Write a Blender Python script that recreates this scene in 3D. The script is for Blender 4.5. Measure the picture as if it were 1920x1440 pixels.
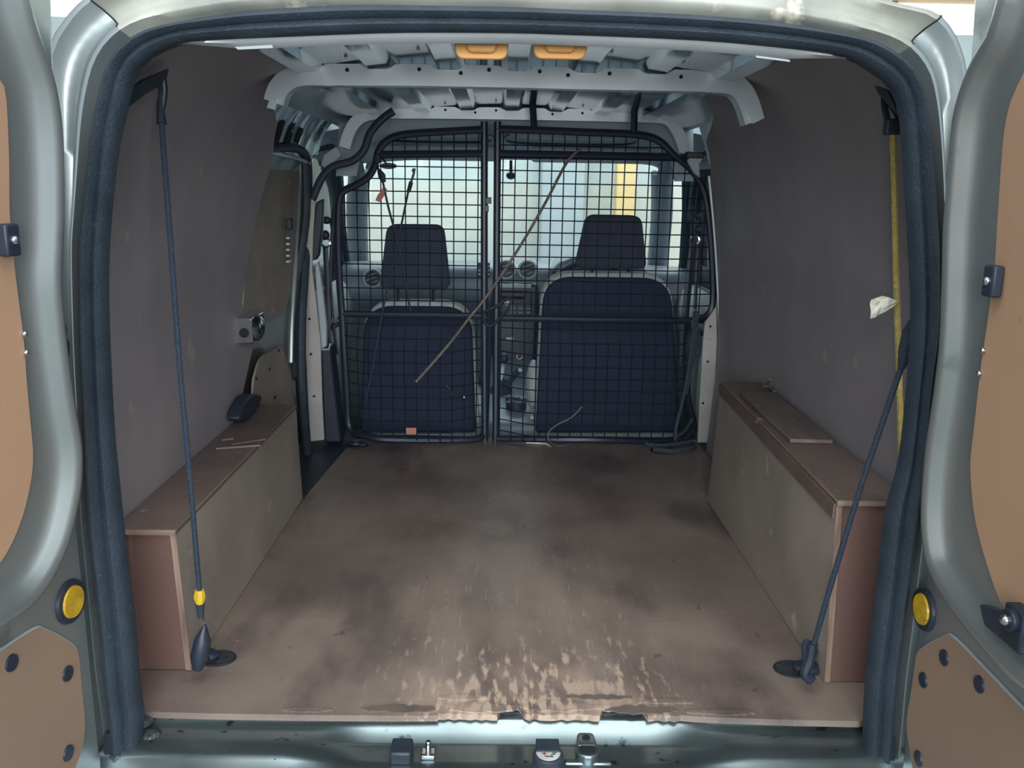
import bpy, bmesh, math, random
import numpy as np
from mathutils import Vector, Matrix
random.seed(7)
SC = bpy.context.scene
for o in list(bpy.data.objects): bpy.data.objects.remove(o)

# ------------------------------------------------------------------ camera
F = 1620.0
CAM = np.array([0.0, -1.35, 0.90])
yaw, pit, rol = (math.radians(a) for a in (0.86, 12.67, 1.0))
FW = np.array([math.sin(yaw)*math.cos(pit), math.cos(yaw)*math.cos(pit), -math.sin(pit)])
r0 = np.array([math.cos(yaw), -math.sin(yaw), 0.0]); d0 = np.cross(FW, r0)
RT = r0*math.cos(rol) - d0*math.sin(rol); DN = r0*math.sin(rol) + d0*math.cos(rol)
cd = bpy.data.cameras.new('camera'); cam = bpy.data.objects.new('camera', cd); SC.collection.objects.link(cam)
cd.sensor_fit = 'HORIZONTAL'; cd.sensor_width = 36.0; cd.lens = F/1920*36.0; cd.clip_start = 0.02; cd.clip_end = 200
cam.matrix_world = Matrix(((RT[0], -DN[0], -FW[0], CAM[0]), (RT[1], -DN[1], -FW[1], CAM[1]), (RT[2], -DN[2], -FW[2], CAM[2]), (0, 0, 0, 1)))
SC.camera = cam

# ------------------------------------------------------------------ light, world, exposure
SC.view_settings.view_transform = 'Standard'; SC.view_settings.look = 'None'
SC.view_settings.exposure = 0.0; SC.view_settings.gamma = 1.0; SC.view_settings.use_curve_mapping = False
w = bpy.data.worlds.new('World'); SC.world = w; w.use_nodes = True
bg = w.node_tree.nodes['Background']; bg.inputs[0].default_value = (0.74, 0.86, 0.94, 1); bg.inputs[1].default_value = 0.92
def area(name, loc, target, sx, sy, power, col):
    l = bpy.data.lights.new(name, 'AREA'); l.shape = 'RECTANGLE'; l.size = sx; l.size_y = sy; l.energy = power; l.color = col
    o = bpy.data.objects.new(name, l); SC.collection.objects.link(o); o.location = loc
    o.rotation_euler = (Vector(target)-Vector(loc)).to_track_quat('-Z', 'Y').to_euler()
    return o
area('garage_rooflight_rear', (0.1, -1.9, 3.7), (0.05, -1.2, 0.0), 5.0, 1.8, 120, (1.0, 0.99, 0.94))
area('garage_door_daylight', (0.2, -4.7, 1.6), (0, 0, 0.75), 4.0, 2.4, 330, (0.95, 0.98, 1.0))
area('added_front_light', (0.2, 4.6, 3.6), (0.1, 5.2, 0.0), 5.0, 1.6, 300, (0.86, 0.97, 1.0))  # added lamp, brightens the garage wall beyond the windscreen

# ------------------------------------------------------------------ survey helper: where a sight line meets a real plane
def P(px, py, x=None, y=None, z=None):
    d = FW*F + RT*(px-960) + DN*(py-720)
    t = (x-CAM[0])/d[0] if x is not None else (y-CAM[1])/d[1] if y is not None else (z-CAM[2])/d[2]
    return CAM + t*d
def PS(pts, **k): return [P(a, b, **k) for a, b in pts]

# ------------------------------------------------------------------ materials
def C(r, g, b):
    f = lambda v: (v/255/12.92) if v/255 <= .04045 else ((v/255+.055)/1.055)**2.4
    return (f(r), f(g), f(b), 1)
def nd(nt, t, **kw):
    n = nt.nodes.new(t)
    for k, v in kw.items():
        if k in n.inputs: n.inputs[k].default_value = v
        else: setattr(n, k, v)
    return n
def mat(name, col, rough=.5, metal=0., col2=None, scale=6., spots=None, spot_scale=25., spot_at=.62, bump=0., bump_scale=120., coat=0., stretch=(1, 1, 1), detail=5., emit=0., spec=.5):
    m = bpy.data.materials.new(name); m.use_nodes = True; nt = m.node_tree; b = nt.nodes['Principled BSDF']; L = nt.links.new
    b.inputs['Roughness'].default_value = rough; b.inputs['Metallic'].default_value = metal; b.inputs['Base Color'].default_value = col
    b.inputs['Coat Weight'].default_value = coat; b.inputs['Coat Roughness'].default_value = .12; b.inputs['Specular IOR Level'].default_value = spec
    if emit: b.inputs['Emission Color'].default_value = col; b.inputs['Emission Strength'].default_value = emit
    tc = nt.nodes.new('ShaderNodeTexCoord'); mp = nt.nodes.new('ShaderNodeMapping'); mp.inputs['Scale'].default_value = stretch
    L(tc.outputs['Object'], mp.inputs['Vector']); out = None
    if col2:
        n = nd(nt, 'ShaderNodeTexNoise', Scale=scale, Detail=detail); L(mp.outputs[0], n.inputs['Vector'])
        r = nt.nodes.new('ShaderNodeValToRGB'); r.color_ramp.elements[0].position = .35; r.color_ramp.elements[1].position = .68
        r.color_ramp.elements[0].color = col; r.color_ramp.elements[1].color = col2
        L(n.outputs['Fac'], r.inputs[0]); out = r.outputs[0]
    if spots:
        n2 = nd(nt, 'ShaderNodeTexNoise', Scale=spot_scale, Detail=6.); L(mp.outputs[0], n2.inputs['Vector'])
        r2 = nt.nodes.new('ShaderNodeValToRGB'); r2.color_ramp.elements[0].position = spot_at; r2.color_ramp.elements[1].position = spot_at+.07
        L(n2.outputs['Fac'], r2.inputs[0])
        mx = nt.nodes.new('ShaderNodeMix'); mx.data_type = 'RGBA'; L(r2.outputs[0], mx.inputs[0]); mx.inputs[7].default_value = spots
        if out: L(out, mx.inputs[6])
        else: mx.inputs[6].default_value = col
        out = mx.outputs[2]
    if out: L(out, b.inputs['Base Color'])
    if bump:
        n3 = nd(nt, 'ShaderNodeTexNoise', Scale=bump_scale, Detail=3.); L(mp.outputs[0], n3.inputs['Vector'])
        bp = nd(nt, 'ShaderNodeBump', Strength=bump, Distance=.01); L(n3.outputs['Fac'], bp.inputs['Height']); L(bp.outputs[0], b.inputs['Normal'])
    return m
M = {}
M['silver'] = mat('silver_paint', C(186, 194, 194), .38, .84, C(174, 184, 186), 3., C(158, 168, 168), 14., .66, coat=.4)
M['silver_dirty'] = mat('dirty_silver_paint', C(184, 186, 176), .5, .2, C(112, 116, 112), 5.5, C(220, 216, 196), 11., .60)
M['silver_in'] = mat('bare_silver_primer', C(150, 164, 170), .17, .8, C(120, 134, 142), 5., C(100, 112, 120), 18., .64, coat=.3, bump=.05, bump_scale=14)
M['bow'] = mat('bow_paint', C(196, 204, 208), .35, .3, C(182, 190, 196), 7.)
M['roof_skin'] = mat('roof_skin', C(150, 162, 170), .10, .85, C(128, 142, 150), 3., coat=.5)
M['pillar'] = mat('pale_pillar_paint', C(176, 174, 172), .5, .1, C(158, 156, 154), 8., C(120, 116, 112), 40., .68)
M['sill'] = mat('sill_paint', C(132, 148, 152), .28, .88, C(104, 120, 124), 6., C(66, 78, 82), 28., .64, coat=.3, stretch=(1, 1.5, 1))
M['ply'] = mat('plywood_lining', C(156, 150, 154), .6, 0, C(139, 133, 137), 3.2, C(170, 162, 160), 9., .66, bump=.25, bump_scale=420)
M['ply_red'] = mat('red_plywood', C(112, 84, 78), .6, 0, C(102, 78, 74), 3., bump=.2, bump_scale=380)
M['ply_box'] = mat('scuffed_plywood', C(158, 148, 138), .6, 0, C(138, 130, 122), 5., C(178, 168, 156), 15., .66, bump=.2, bump_scale=300)
M['ply_top'] = mat('worn_plywood_top', C(118, 102, 96), .5, 0, C(102, 90, 86), 6., C(182, 164, 146), 17., .67, bump=.2, bump_scale=300)
M['ply_edge'] = mat('plywood_edge', C(156, 132, 118), .8, 0, C(112, 92, 82), 60., stretch=(1, .1, .1))
M['ply_edge_h'] = mat('plywood_edge_flat', C(156, 132, 118), .8, 0, C(112, 92, 82), 90., stretch=(.05, .3, 1))
M['board'] = mat('offcut_board', C(120, 108, 100), .5, 0, C(96, 86, 82), 8., C(190, 180, 166), 12., .64, stretch=(2, .6, 1))
M['hard'] = mat('tan_hardboard', C(184, 147, 119), .6, 0, C(170, 136, 110), 2.2, C(148, 119, 100), 60., .70)
M['hard_low'] = mat('lower_hardboard', C(156, 130, 110), .7, 0, C(142, 118, 100), 2.2, C(128, 108, 94), 60., .70)  # darker and greyer than the hardboard of the window panels
M['cable'] = mat('grey_cable_sheath', C(92, 98, 108), .5)
M['rubber'] = mat('black_rubber', C(48, 60, 72), .55, 0, C(40, 51, 62), 20., C(64, 76, 86), 60., .68, bump=.2, bump_scale=200)  # dark tones lifted to navy here and below to imitate haze
M['black'] = mat('black_plastic', C(42, 51, 66), .45, 0, C(37, 46, 60), 12.)
M['steel_black'] = mat('black_coated_steel', C(36, 45, 60), .4, .1, C(32, 40, 54), 12.)
M['wire'] = mat('black_coated_wire', C(42, 50, 64), .3, .3)
M['seat'] = mat('dark_seat_cloth', C(64, 70, 86), .9, 0, C(58, 63, 78), 30., bump=.4, bump_scale=500)
M['seat_back'] = mat('seat_back_shell', C(29, 42, 66), .8, 0, C(26, 38, 60), 10.)
M['seat_edge'] = mat('front_lit_seat_cloth', C(178, 186, 186), .8, 0, C(160, 170, 172), 20., bump=.2, bump_scale=400)  # pale tone holds the light falling on the seat rims from the front
M['dash'] = mat('grey_dash_plastic', C(116, 130, 140), .38, 0, C(106, 120, 130), 9., bump=.15, bump_scale=500)
M['dash_dark'] = mat('dark_dash_plastic', C(50, 60, 74), .4, 0, C(44, 54, 68), 9.)
M['trim'] = mat('pale_cab_trim', C(170, 182, 184), .55, 0, C(156, 168, 172), 7.)
M['headliner'] = mat('cab_headliner', C(166, 180, 188), .9, 0, C(150, 166, 176), 6.)
M['chrome'] = mat('chrome', C(214, 218, 220), .12, 1., C(180, 186, 190), 9.)
M['hole'] = mat('dark_hole', C(24, 30, 40), .8)
M['cord_blue'] = mat('blue_black_cord', C(46, 60, 78), .7, 0, C(36, 48, 64), 160., bump=.5, bump_scale=500)
M['cord_yellow'] = mat('yellow_rope', C(190, 172, 98), .75, 0, C(164, 146, 84), 140., bump=.5, bump_scale=500)
M['yellow'] = mat('yellow_plastic', C(222, 190, 44), .5, 0, C(200, 168, 44), 40.)
M['reflector'] = mat('amber_reflector', C(226, 184, 40), .3, 0, C(190, 150, 40), 45., C(140, 116, 50), 70., .62, bump=.3, bump_scale=500, coat=.5)
M['orange'] = mat('orange_plastic', C(216, 158, 78), .45, 0, C(204, 146, 74), 14.)
M['grey_cap'] = mat('grey_plastic_cap', C(128, 132, 142), .4)
M['stick'] = mat('brown_cane', C(122, 112, 102), .7, 0, C(92, 86, 84), 60.)
M['rope_green'] = mat('grey_green_rope', C(70, 84, 92), .9, 0, C(50, 62, 70), 160., bump=.6, bump_scale=400)
M['ribbon'] = mat('pink_orange_tag', C(190, 128, 108), .7, 0, C(160, 104, 92), 30.)
M['paper'] = mat('crumpled_paper', C(226, 224, 210), .85, 0, C(205, 203, 190), 20., bump=.3, bump_scale=90)
M['grime'] = mat('oily_grime', C(46, 56, 62), .3, 0, C(62, 66, 66), 30., bump=.6, bump_scale=90)
M['sticker'] = mat('white_sticker', C(206, 212, 210), .5, 0, C(180, 188, 188), 60.)
M['red'] = mat('red_print', C(170, 76, 70), .6)
M['garage_wall'] = mat('garage_wall', C(198, 208, 206), .9, 0, C(184, 196, 194), 1.3, C(212, 220, 216), 5., .6)
M['garage_low'] = mat('garage_wall_lower', C(206, 208, 196), .9, 0, C(190, 194, 184), 2.2)
M['garage_grey'] = mat('shadow_band_grey', C(168, 178, 180), .8, 0, C(156, 168, 172), 3.)
M['garage_beam'] = mat('beige_beam', C(190, 160, 120), .8, 0, C(172, 142, 106), 3.)
M['post'] = mat('yellow_post_paint', C(222, 194, 138), .6, 0, C(212, 184, 128), 4.)
M['concrete'] = mat('garage_concrete', C(120, 124, 122), .8, 0, C(96, 100, 98), 2.)
M['lamp'] = mat('clerestory_glow', (.9, 1., 1., 1), .5, emit=2.2)

def glass_mat():
    m = bpy.data.materials.new('window_glass'); m.use_nodes = True; nt = m.node_tree; nt.nodes.clear(); L = nt.links.new
    o = nt.nodes.new('ShaderNodeOutputMaterial'); t = nt.nodes.new('ShaderNodeBsdfTransparent'); t.inputs[0].default_value = (.93, .98, .97, 1)
    g = nt.nodes.new('ShaderNodeBsdfGlossy'); g.inputs['Roughness'].default_value = .03
    d = nt.nodes.new('ShaderNodeBsdfDiffuse'); d.inputs[0].default_value = (.8, .85, .85, 1)
    fr = nt.nodes.new('ShaderNodeFresnel'); fr.inputs[0].default_value = 1.45
    tc = nt.nodes.new('ShaderNodeTexCoord'); n = nd(nt, 'ShaderNodeTexNoise', Scale=6., Detail=5.); L(tc.outputs['Object'], n.inputs['Vector'])
    mr = nd(nt, 'ShaderNodeMapRange'); mr.inputs[1].default_value = .4; mr.inputs[2].default_value = .75; mr.inputs[3].default_value = .02; mr.inputs[4].default_value = .14
    L(n.outputs['Fac'], mr.inputs[0])
    m1 = nt.nodes.new('ShaderNodeMixShader'); m2 = nt.nodes.new('ShaderNodeMixShader')
    L(mr.outputs[0], m1.inputs[0]); L(t.outputs[0], m1.inputs[1]); L(d.outputs[0], m1.inputs[2])
    L(fr.outputs[0], m2.inputs[0]); L(m1.outputs[0], m2.inputs[1]); L(g.outputs[0], m2.inputs[2]); L(m2.outputs[0], o.inputs[0])
    return m
M['glass'] = glass_mat()

def floor_mat():
    m = bpy.data.materials.new('worn_ply_floor'); m.use_nodes = True; nt = m.node_tree; b = nt.nodes['Principled BSDF']; L = nt.links.new
    tc = nt.nodes.new('ShaderNodeTexCoord'); geo = nt.nodes.new('ShaderNodeNewGeometry')
    def noise(sc, st=(1, 1, 1), det=6.):
        mp = nt.nodes.new('ShaderNodeMapping'); mp.inputs['Scale'].default_value = st; L(geo.outputs['Position'], mp.inputs[0])
        n = nd(nt, 'ShaderNodeTexNoise', Scale=sc, Detail=det); L(mp.outputs[0], n.inputs['Vector']); return n.outputs['Fac']
    def mrange(v, a, c, lo=0., hi=1.):
        r = nt.nodes.new('ShaderNodeMapRange'); r.interpolation_type = 'SMOOTHSTEP'
        for i, q in enumerate((a, c, lo, hi)): r.inputs[i+1].default_value = q
        L(v, r.inputs[0]); return r.outputs[0]
    def math_(op, a, c):
        n = nt.nodes.new('ShaderNodeMath'); n.operation = op
        for i, q in enumerate((a, c)):
            if isinstance(q, (int, float)): n.inputs[i].default_value = q
            else: L(q, n.inputs[i])
        return n.outputs[0]
    def mix(f, a, c):
        n = nt.nodes.new('ShaderNodeMix'); n.data_type = 'RGBA'; L(f, n.inputs[0])
        for i, q in ((6, a), (7, c)):
            if isinstance(q, tuple): n.inputs[i].default_value = q
            else: L(q, n.inputs[i])
        return n.outputs[2]
    sep = nt.nodes.new('ShaderNodeSeparateXYZ'); L(geo.outputs['Position'], sep.inputs[0]); X, Y = sep.outputs[0], sep.outputs[1]
    col = mix(mrange(noise(2.6), .36, .64), C(112, 99, 94), C(138, 124, 116))
    col = mix(mrange(noise(2.3, (1.5, .7, 1)), .52, .66, 0, .75), col, C(78, 69, 69))          # dark oil stains
    lane = math_('MULTIPLY', mrange(math_('ABSOLUTE', math_('SUBTRACT', X, .06), 0.), .12, .42, 1., 0.), mrange(Y, .25, 1.1, 1., .35))
    near = math_('MULTIPLY', mrange(math_('ABSOLUTE', math_('SUBTRACT', X, .08), 0.), .10, .36, 1., 0.), mrange(Y, .02, .36, 1., 0.))
    scuff = mrange(math_('ADD', noise(34., (1.8, .5, 1)), math_('MULTIPLY', near, .16)), .60, .76)
    col = mix(math_('MULTIPLY', scuff, math_('ADD', math_('MULTIPLY', lane, .4), near)), col, C(196, 174, 156))
    pale = mrange(math_('ADD', noise(7., (1, .8, 1)), math_('MULTIPLY', near, .20)), .56, .80, 0., .8)
    col = mix(math_('MULTIPLY', pale, near), col, C(186, 162, 144))
    col = mix(math_('MULTIPLY', lane, mrange(noise(4., (2., .4, 1)), .38, .66, .0, .40)), col, C(172, 156, 144))  # centre sheen put into the colour with the worn lane, paler and streaky
    scr = mrange(noise(60., (3., .12, 1), 2.), .66, .70, 0, .5); col = mix(math_('MULTIPLY', scr, lane), col, C(180, 164, 150))
    spk = mrange(noise(75.), .71, .74, 0, .8); col = mix(spk, col, C(190, 178, 164))
    dk = mrange(noise(26., (1, .6, 1)), .68, .74, 0, .5); col = mix(dk, col, C(58, 50, 50))
    L(col, b.inputs['Base Color'])
    b.inputs['Specular IOR Level'].default_value = .55
    L(mrange(noise(5.), .35, .7, .25, .46), b.inputs['Roughness'])
    bp = nd(nt, 'ShaderNodeBump', Strength=.22, Distance=.004); L(noise(260., (1, .5, 1)), bp.inputs['Height']); L(bp.outputs[0], b.inputs['Normal'])
    return m
M['floor'] = floor_mat()

# ------------------------------------------------------------------ geometry helpers (world-space vertex lists)
ORG = {}
def join(*gs):
    V, Fc = [], []
    for v, f in gs:
        k = len(V); V += [tuple(map(float, p)) for p in v]; Fc += [tuple(i+k for i in q) for q in f]
    return V, Fc
def box(x0, x1, y0, y1, z0, z1):
    v = [(x, y, z) for x in (x0, x1) for y in (y0, y1) for z in (z0, z1)]
    return v, [(0, 1, 3, 2), (4, 6, 7, 5), (0, 4, 5, 1), (2, 3, 7, 6), (0, 2, 6, 4), (1, 5, 7, 3)]
def obox(c, ax, ay, az, sx, sy, sz):
    c = np.array(c, float); ax, ay, az = (np.array(a, float)/np.linalg.norm(a) for a in (ax, ay, az))
    v = [c+ax*sx*i/2+ay*sy*j/2+az*sz*k/2 for i in (-1, 1) for j in (-1, 1) for k in (-1, 1)]
    return v, [(0, 1, 3, 2), (4, 6, 7, 5), (0, 4, 5, 1), (2, 3, 7, 6), (0, 2, 6, 4), (1, 5, 7, 3)]
def cr(pts, n=6, closed=False):
    p = [np.array(q, float) for q in pts]; out = []; m = len(p)
    for i in range(m if closed else m-1):
        a, b, c, d = (p[(i-1) % m], p[i], p[(i+1) % m], p[(i+2) % m]) if closed else (p[max(i-1, 0)], p[i], p[i+1], p[min(i+2, m-1)])
        for k in range(n):
            t = k/n; out.append(.5*((2*b)+(c-a)*t+(2*a-5*b+4*c-d)*t*t+(3*b-a-3*c+d)*t**3))
    if not closed: out.append(p[-1])
    return out
def tube(pts, r, n=8, closed=False, flat=1.):
    p = [np.array(q, float) for q in pts]; m = len(p); V, Fc = [], []; up = None
    for i in range(m):
        t = (p[(i+1) % m]-p[(i-1) % m]) if closed else p[min(i+1, m-1)]-p[max(i-1, 0)]
        t = t/(np.linalg.norm(t)+1e-12)
        if up is None:
            up = np.cross(t, [0, 0, 1.] if abs(t[2]) < .9 else [0, 1., 0]); up /= np.linalg.norm(up)
        up = up-t*(up@t); up /= np.linalg.norm(up)+1e-12; s = np.cross(t, up)
        rr = r[i] if isinstance(r, (list, tuple)) else r
        for k in range(n):
            a = 2*math.pi*k/n; V.append(p[i]+rr*(math.cos(a)*up+math.sin(a)*s*flat))
    for i in range(m if closed else m-1):
        for k in range(n):
            j = (i+1) % m; Fc.append((i*n+k, i*n+(k+1) % n, j*n+(k+1) % n, j*n+k))
    if not closed: Fc += [tuple(range(n))[::-1], tuple((m-1)*n+k for k in range(n))]
    return V, Fc
def plate(outline, d):                         # polygon pushed along vector d
    n = len(outline); a = [np.array(q, float) for q in outline]; d = np.array(d, float)
    V = a+[q+d for q in a]
    return V, [tuple(range(n))[::-1], tuple(range(n, 2*n))]+[(i, (i+1) % n, n+(i+1) % n, n+i) for i in range(n)]
def loft(loops, closed=True, cap=False):
    n = len(loops[0]); V = [q for l in loops for q in l]; Fc = []
    for i in range(len(loops)-1):
        for k in range(n if closed else n-1):
            j = (k+1) % n; Fc.append((i*n+k, i*n+j, (i+1)*n+j, (i+1)*n+k))
    if cap: Fc += [tuple(range(n))[::-1], tuple((len(loops)-1)*n+k for k in range(n))]
    return V, Fc
def cyl(c, axis, r, h, n=20, r2=None):         # from c along axis for h
    c = np.array(c, float); a = np.array(axis, float); a /= np.linalg.norm(a)
    return tube([c, c+a*h], [r, r if r2 is None else r2], n)
def ball(c, rx, ry, rz, n=12, m=8):
    V = []; Fc = []
    for i in range(m+1):
        th = math.pi*i/m
        for k in range(n):
            ph = 2*math.pi*k/n; V.append((c[0]+rx*math.sin(th)*math.cos(ph), c[1]+ry*math.sin(th)*math.sin(ph), c[2]+rz*math.cos(th)))
    for i in range(m):
        for k in range(n): Fc.append((i*n+k, (i+1)*n+k, (i+1)*n+(k+1) % n, i*n+(k+1) % n))
    return V, Fc
def rpoly(pts, r, seg=5):                      # 2D polygon with filleted corners
    out = []; n = len(pts); p = [np.array(q, float) for q in pts]
    rr = r if isinstance(r, (list, tuple)) else [r]*n
    for i in range(n):
        a, b, c = p[i-1], p[i], p[(i+1) % n]; u = (a-b); v = (c-b); lu, lv = np.linalg.norm(u), np.linalg.norm(v)
        q = min(rr[i], .49*lu, .49*lv)
        s, e = b+u/lu*q, b+v/lv*q
        for k in range(seg+1):
            t = k/seg; out.append((1-t)**2*s+2*t*(1-t)*b+t*t*e)
    return out
def resample(pts, n, closed=False):
    p = [np.array(q, float) for q in pts]
    if closed: p = p+[p[0]]
    d = np.concatenate([[0], np.cumsum([np.linalg.norm(p[i+1]-p[i]) for i in range(len(p)-1)])])
    ts = np.linspace(0, d[-1], n+1)[:-1] if closed else np.linspace(0, d[-1], n)
    A = np.array(p); return [np.array([np.interp(t, d, A[:, k]) for k in range(A.shape[1])]) for t in ts]
def XZ(poly, y): return [(a, y, b) for a, b in poly]
def ring3(c, nrm, R, r, n=28, m=8):
    c = np.array(c, float); a = np.array(nrm, float); a /= np.linalg.norm(a)
    u = np.cross(a, [0, 0, 1.] if abs(a[2]) < .9 else [1., 0, 0]); u /= np.linalg.norm(u); v = np.cross(a, u)
    return tube([c+R*(math.cos(2*math.pi*k/n)*u+math.sin(2*math.pi*k/n)*v) for k in range(n)], r, m, True)

def mk(name, geo, material, parent=None, label=None, cat=None, group=None, kind=None, bevel=0., seg=2, sub=0, smooth=True, angle=35, base=None):
    V, Fc = geo; V = np.array([tuple(map(float, v)) for v in V])
    if parent is not None: o0 = ORG[parent.name]
    elif base is not None: o0 = np.array(base, float)
    else: o0 = np.array([(V[:, 0].min()+V[:, 0].max())/2, (V[:, 1].min()+V[:, 1].max())/2, V[:, 2].min()])
    me = bpy.data.meshes.new(name); me.from_pydata([tuple(v-o0) for v in V], [], Fc)
    bm = bmesh.new(); bm.from_mesh(me); bmesh.ops.remove_doubles(bm, verts=bm.verts, dist=1e-6); bmesh.ops.recalc_face_normals(bm, faces=bm.faces); bm.to_mesh(me); bm.free()
    me.materials.append(M[material]); o = bpy.data.objects.new(name, me); SC.collection.objects.link(o)
    ORG[o.name] = o0
    if parent is not None: o.parent = parent
    else: o.location = o0
    if smooth:
        for p in me.polygons: p.use_smooth = True
        me.set_sharp_from_angle(angle=math.radians(angle))
    if bevel:
        b = o.modifiers.new('bevel', 'BEVEL'); b.width = bevel; b.segments = seg; b.limit_method = 'ANGLE'; b.angle_limit = math.radians(40); b.harden_normals = False
    if sub:
        s = o.modifiers.new('sub', 'SUBSURF'); s.levels = s.render_levels = sub
    tag(o, label, cat, group, kind)
    return o
def tag(o, label=None, cat=None, group=None, kind=None):
    for k, v in (('label', label), ('category', cat), ('group', group), ('kind', kind)):
        if v: o[k] = v
def root(name, loc, label, cat, group=None, kind=None):
    o = bpy.data.objects.new(name, None); SC.collection.objects.link(o); o.location = tuple(map(float, loc)); o.empty_display_size = .05
    ORG[o.name] = np.array(loc, float); tag(o, label, cat, group, kind); return o

# ================================================================== STRUCTURE
# ---- garage round the van
ZG = -0.58
mk('floor', box(-6, 6, -8, 7.2, ZG-.06, ZG), 'concrete', label='grey concrete garage floor under the van', cat='floor', kind='structure')
YW = 7.0
mk('wall_back', box(-7, 7, -5.2, -5.0, ZG, 3.0), 'concrete', label='unseen grey garage wall added behind the viewer to block light', cat='wall', kind='structure')  # unseen wall added to block world light from behind
gw = root('wall_front', (0, YW, ZG), 'pale garage wall seen through the windscreen', 'wall', kind='structure')
mk('upper_wall', box(-8, 8, YW, YW+.2, .95, 2.35), 'garage_wall', gw)
mk('lower_wall', box(-8, 8, YW, YW+.2, ZG, .95), 'garage_low', gw)
mk('beam', box(-8, 8, YW-.3, YW+.2, 2.62, 3.1), 'garage_beam', gw)
mk('clerestory_window', box(-8, 8, YW+.05, YW+.12, 2.35, 2.62), 'lamp', gw)
for k in range(9): mk('window_bar', box(-7+k*1.75, -6.95+k*1.75, YW-.02, YW+.05, 2.35, 2.62), 'garage_beam', gw)
x0 = P(1152, 400, y=6.3)[0]; x1 = P(1188, 400, y=6.3)[0]
mk('yellow_post', join(box(x0, x1, 6.22, 6.4, ZG, 2.9), box(x0-.08, x1+.08, 6.14, 6.48, ZG, ZG+.03)), 'post', label='yellow painted steel post standing in front of the pale garage wall', cat='post', bevel=.01)
x0 = P(1012, 400, y=6.7)[0]; x1 = P(1092, 400, y=6.7)[0]
mk('shadow_band_column', join(box(x0, x1, 6.5, 6.95, ZG, 2.9), box(x0-.05, x1+.05, 6.45, 6.98, ZG, ZG+.25)), 'garage_grey', label='grey column added in place of a translucent shadow band, left of the yellow post', cat='column', bevel=.015)  # column added to stand in for a translucent grey shadow across the windscreen

# ---- cargo floor: two plywood sheets, worn and split along the loading edge
fl = root('floor', (0, 0, 0), 'worn brown plywood cargo floor, scuffed pale at the loading edge', 'floor', kind='structure')
edge = [(-.70, .004), (-.625, .004), (-.50, .0), (-.35, -.002), (-.18, -.002), (-.10, .0)]
for k in range(46):                                       # chewed front edge
    x = -.10+k*.0095
    edge.append((x, .003+.006*random.random()+(.022+.012*random.random() if k in (12, 13, 14, 15, 31, 32, 33, 34, 35, 36, 37, 38) else 0)))
edge += [(.36, .003), (.5, -.004), (.64, -.007), (.668, .004), (.74, .004)]
ys = .335
front = [(x, y, 0) for x, y in edge]+[(.745, ys, 0), (-.70, ys, 0)]
mk('floor_board', plate(front, (0, 0, -.012)), 'floor', fl, smooth=False)
mk('floor_board', plate([(-.70, ys+.0018, 0), (.745, ys+.0018, 0), (.735, 1.745, 0), (-.53, 1.70, 0), (-.575, 1.05, 0), (-.68, .95, 0)], (0, 0, -.012)), 'floor', fl, smooth=False)
# split veneer flakes along the edge
for k, (x, y, wd, dp) in enumerate([(-.33, .010, .09, .012), (-.17, .014, .13, .016), (-.02, .018, .12, .020), (.12, .024, .15, .022), (.26, .016, .13, .018), (.40, .012, .12, .012), (-.06, .052, .09, .012), (.19, .056, .12, .012), (.31, .044, .10, .010)]):
    n = 16; f = lambda: random.uniform(-.5, .5)
    a = [(x-wd/2+wd*i/n, y-dp*.5*math.sin(math.pi*(i+.5)/(n+1))+dp*.35*f(), .0003) for i in range(n+1)]
    b = [(x+wd/2-wd*i/n, y+dp*.5*math.sin(math.pi*(i+.5)/(n+1))+dp*.5*f()+dp*.35, .0003) for i in range(n+1)]
    mk('veneer_flake', plate(a+b, (0, 0, .0013+.0005*(k % 3))), ('floor', 'board', 'floor')[k % 3], fl, smooth=False)
mk('sub_floor', join(box(-.74, .80, .03, 1.80, -.05, -.013), box(-.72, -.56, .9, 1.72, -.09, -.05)), 'black', fl)

# ---- body sides with plywood linings
XC = .03
WL = [(-.705, -.02), (-.706, .30), (-.698, .55), (-.682, .78), (-.656, .95), (-.622, 1.05), (-.572, 1.11), (-.51, 1.142), (-.47, 1.1565)]
WR = [(.745, -.02), (.764, .33), (.752, .58), (.735, .80), (.712, .97), (.682, 1.06), (.632, 1.115), (.57, 1.143), (.53, 1.1565)]
def lining(prof, ynear, yfar, th, out):
    p = resample(cr([np.array(q) for q in prof], 4), 30); L0 = []
    cols = 8
    for j in range(cols+1):
        L0.append([(x, ynear(z)+(yfar(z)-ynear(z))*j/cols, z) for x, z in p])
    A = loft(L0, closed=False)
    L1 = [[(x+out*th, y, z) for x, y, z in l] for l in L0]
    B = loft(L1, closed=False)
    rim = []
    border = lambda L: L[0]+[l[-1] for l in L[1:]]+L[-1][::-1][1:]+[l[0] for l in L[::-1]][1:-1]
    R = loft([border(L0), border(L1)], closed=True)
    return join(A, B, R)
wl = mk('wall_left', join(box(-.77, -.755, .22, 1.75, -.4, .8), plate([(-.755, .22, .8), (-.755, 1.75, .8), (-.60, 1.75, 1.22), (-.60, .22, 1.22)], (-.015, 0, .01))), 'silver', label='left body side of the van behind the plywood lining', cat='wall', kind='structure')
def yfarL(z): return float(np.interp(z, [0, .30, .47, .58, .75, .97, 1.06, 1.10, 1.14, 1.16], [.93, .93, 1.10, .965, 1.06, 1.185, 1.12, .95, .69, .66]))
mk('ply_lining', lining(WL, lambda z: -.028+.03*max(0, (z-.4)/.7), lambda z: yfarL(z), .006, -1), 'ply', wl)
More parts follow.
